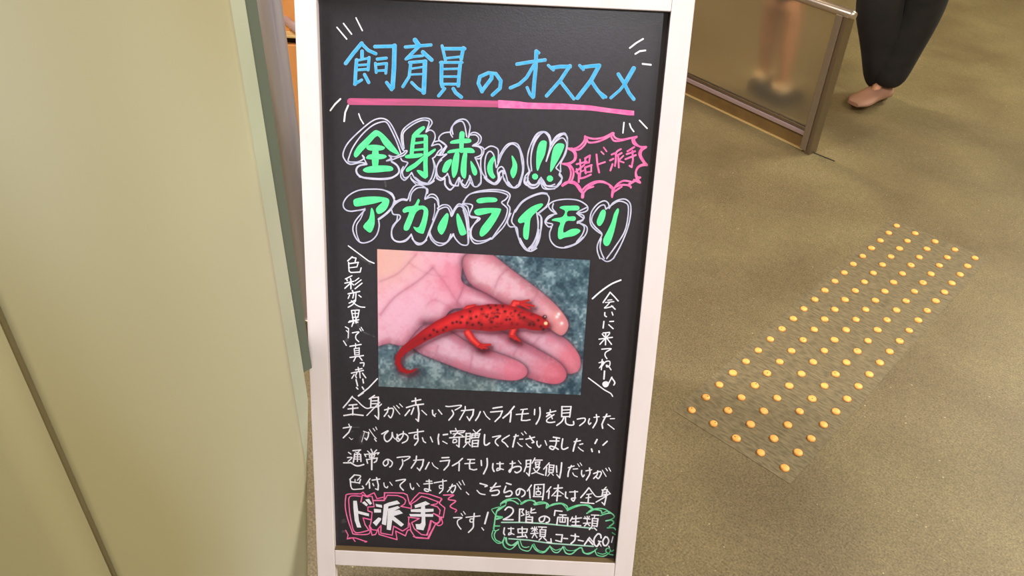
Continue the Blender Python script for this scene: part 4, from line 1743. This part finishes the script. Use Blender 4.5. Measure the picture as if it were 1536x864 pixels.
def person(label, fl, ankL, kneL, ankR, kneR, hip, head_h, face, mats, hem, cloth_r, shoe_m, bare=False, toe=None):
    """full figure: a continuous body, with trousers, shirt, shoes and hair over it"""
    V_ = Vector; face = V_(face).normalized(); side = V_((-face.y, face.x, 0))
    T_ = thing('person', label, 'person', None, (fl[0], fl[1], 0))
    inv = V_((fl[0], fl[1], 0)); K = head_h / 1.62
    ankL, kneL, ankR, kneR, hip = [V_(p) - inv for p in (ankL, kneL, ankR, kneR, hip)]
    toe = toe or face
    hl = hip + side * 0.085 * K; hr = hip - side * 0.085 * K
    chest = hip + V_((0, 0, 0.38 * K)) + face * 0.01; neck = hip + V_((0, 0, 0.53 * K)) + face * 0.01
    base = neck + V_((0, 0, 0.03 * K)); head = hip + V_((0, 0, 0.66 * K)) + face * 0.03; crown = hip + V_((0, 0, 0.74 * K)) + face * 0.02
    N = [(hip, 0.13 * K, 0.10 * K), (hip + V_((0, 0, 0.16 * K)), 0.115 * K, 0.085 * K), (chest, 0.14 * K, 0.10 * K), (neck, 0.06 * K), (base, 0.05 * K), (head, 0.083 * K, 0.09 * K), (crown, 0.072 * K, 0.078 * K)]
    Ed = [(0, 1), (1, 2), (2, 3), (3, 4), (4, 5), (5, 6)]
    for h_, kn, an in ((hl, kneL, ankL), (hr, kneR, ankR)):
        b = len(N); N += [(h_ + V_((0, 0, -0.05 * K)), 0.082 * K), (kn, 0.052 * K), (kn * 0.55 + an * 0.45, 0.046 * K), (an + V_((0, 0, 0.02)), 0.026 * K), (an + toe * 0.06 * K + V_((0, 0, -0.055)), 0.016 * K)]
        Ed += [(0, b), (b, b + 1), (b + 1, b + 2), (b + 2, b + 3), (b + 3, b + 4)]
    arms = []
    for sg in (1, -1):
        sh = chest + side * sg * 0.155 * K + V_((0, 0, 0.06 * K)); el = sh + V_((0, 0, -0.28 * K)) + side * sg * 0.04 + face * 0.05 * sg; wr = el + V_((0, 0, -0.22 * K)) + face * 0.09
        pa = wr + V_((0, 0, -0.06 * K)) + face * 0.02
        b = len(N); N += [(sh, 0.052 * K), (el, 0.038 * K), (wr, 0.026 * K), (pa, 0.030 * K, 0.018 * K)]; Ed += [(2, b), (b, b + 1), (b + 1, b + 2), (b + 2, b + 3)]
        for q_ in range(4):
            o_ = face * (0.024 - 0.016 * q_) * K; ln = (0.034, 0.040, 0.037, 0.028)[q_] * K
            c = len(N); N += [(pa + o_ + V_((0, 0, -0.045 * K)), 0.0085 * K), (pa + o_ + V_((0, 0, -0.045 * K - ln)) - side * sg * 0.008, 0.0078 * K), (pa + o_ + V_((0, 0, -0.045 * K - ln * 1.8)) - side * sg * 0.022, 0.0065 * K)]
            Ed += [(b + 3, c), (c, c + 1), (c + 1, c + 2)]
        c = len(N); N += [(pa + face * 0.042 * K + V_((0, 0, -0.01 * K)), 0.010 * K), (pa + face * 0.055 * K + V_((0, 0, -0.05 * K)) - side * sg * 0.01, 0.008 * K)]; Ed += [(b + 2, c), (c, c + 1)]
        arms.append((sh, el, wr))
    skin_mesh('body', N, Ed, MT['skin'], T_, 0, 1)
    # trousers / shorts
    N = [(hip + V_((0, 0, 0.02 * K)), 0.145 * K, 0.115 * K), (hip + V_((0, 0, 0.12 * K)), 0.13 * K, 0.10 * K)]; Ed = [(0, 1)]
    for h_, kn, an in ((hl, kneL, ankL), (hr, kneR, ankR)):
        b = len(N)
        if hem == 'ankle':
            lo = an + V_((0, 0, -0.035))
            N += [(h_ + V_((0, 0, -0.06 * K)), 0.10 * K), (kn, cloth_r * 1.12), (kn * 0.5 + an * 0.5, cloth_r * 1.0), (lo, cloth_r * 0.85)]
            Ed += [(0, b), (b, b + 1), (b + 1, b + 2), (b + 2, b + 3)]
        else:
            N += [(h_ + V_((0, 0, -0.04 * K)), 0.10 * K), (h_ * 0.08 + kn * 0.92, cloth_r)]; Ed += [(0, b), (b, b + 1)]
    skin_mesh('trousers' if hem == 'ankle' else 'shorts', N, Ed, mats[0], T_, 0, 2)
    N = [(hip + V_((0, 0, 0.08 * K)), 0.142 * K, 0.112 * K), (hip + V_((0, 0, 0.2 * K)), 0.13 * K, 0.10 * K), (chest + V_((0, 0, 0.01)), 0.152 * K, 0.112 * K), (chest + V_((0, 0, 0.09 * K)), 0.09 * K, 0.08 * K)]; Ed = [(0, 1), (1, 2), (2, 3)]
    for sh, el, wr in arms:
        b = len(N); N += [(sh, 0.062 * K), (el * 0.6 + sh * 0.4, 0.050 * K)]; Ed += [(2, b), (b, b + 1)]
    skin_mesh('shirt', N, Ed, mats[1], T_, 0, 2)
    for an in (ankL, ankR):
        a = an.copy(); a.z = max(an.z - 0.085 * K, 0.0)
        shoe_mesh('shoe', a, a + toe * 0.13 * K, shoe_m, T_, 0.036 * K + (0.016 if bare else 0.006))
        if bare: tube('sock', [V_((an.x, an.y, a.z + 0.03)), V_((an.x, an.y, a.z + 0.06)), an + (kneL - ankL) * 0.04], [0.036, 0.038, 0.040], MT['sock'], T_, 16)
    # hair cap, face
    bm = bmesh.new(); bmesh.ops.create_uvsphere(bm, u_segments=24, v_segments=16, radius=0.105 * K)
    for v_ in bm.verts: v_.co.z *= 1.12
    bmesh.ops.delete(bm, geom=[v_ for v_ in bm.verts if v_.co.dot(face) > 0.045 * K and v_.co.z < 0.05 * K or v_.co.z < -0.085 * K], context='VERTS')
    bmesh.ops.solidify(bm, geom=bm.faces[:], thickness=0.006)
    bmesh.ops.translate(bm, verts=bm.verts, vec=head + V_((0, 0, 0.035 * K)) - face * 0.012)
    for f in bm.faces: f.smooth = True
    me = bpy.data.meshes.new('hair'); bm.to_mesh(me); bm.free(); link('hair', me, MT['hair'], T_)
    for sg in (1, -1):
        bm = bmesh.new(); bmesh.ops.create_uvsphere(bm, u_segments=12, v_segments=8, radius=0.012 * K); bmesh.ops.translate(bm, verts=bm.verts, vec=head + face * 0.082 * K + side * sg * 0.032 * K + V_((0, 0, 0.005)))
        me = bpy.data.meshes.new('eye'); bm.to_mesh(me); bm.free(); link('eye', me, MT['eyew'], T_)
    tube('nose', [head + face * 0.084 * K + V_((0, 0, 0.0)), head + face * 0.105 * K + V_((0, 0, -0.03 * K))], [0.008 * K, 0.013 * K], MT['skin'], T_, 10)
    tube('mouth', [head + face * 0.088 * K + side * 0.022 * K + V_((0, 0, -0.055 * K)), head + face * 0.092 * K + V_((0, 0, -0.057 * K)), head + face * 0.088 * K - side * 0.022 * K + V_((0, 0, -0.055 * K))], [0.003, 0.006, 0.003], MT['lip'], T_, 8)
    return T_
rgt = Vector((R_WC[0][0], R_WC[0][1], 0)).normalized(); fwd = Vector((fw[0], fw[1], 0))
fl = on_floor(1317, 148)
aL = Vector((fl[0], fl[1], 0.085)); kL = Vector(at_depth(1318, 8, 3.06)); 
aR = Vector(at_depth(1328, 118, 3.26)); kR = Vector(at_depth(1392, -8, 3.02))
hp = (kL + kR) / 2 + Vector((0, 0, 0.42)) - rgt * 0.06
person('walking adult in loose black trousers beyond the end post of the railing', fl, aL, kL, aR, kR, hp, 1.6, rgt, (MT['black_cloth'], MT['shirt']), 'ankle', 0.082, MT['shoe'], toe=(-rgt * 0.8 - fwd * 0.5).normalized())
fc = on_floor(1166, 158)
a1 = Vector((fc[0], fc[1], 0.08)); k1 = Vector(at_depth(1190, 20, 3.05))
f2 = Vector(fc) + fwd * 0.10 - rgt * 0.05
a2 = Vector((f2.x, f2.y, 0.08)); k2 = a2 + (k1 - a1) + Vector((0, 0, 0.0))
hp2 = (k1 + k2) / 2 + Vector((0, 0, 0.29))
person('child in grey shorts and dark shoes standing behind the frosted railing panel', fc, a1, k1, a2, k2, hp2, 1.22, (0.25, 1, 0), (MT['shorts'], MT['shirt2']), 'knee', 0.085, MT['shoe_dark'], bare=True)
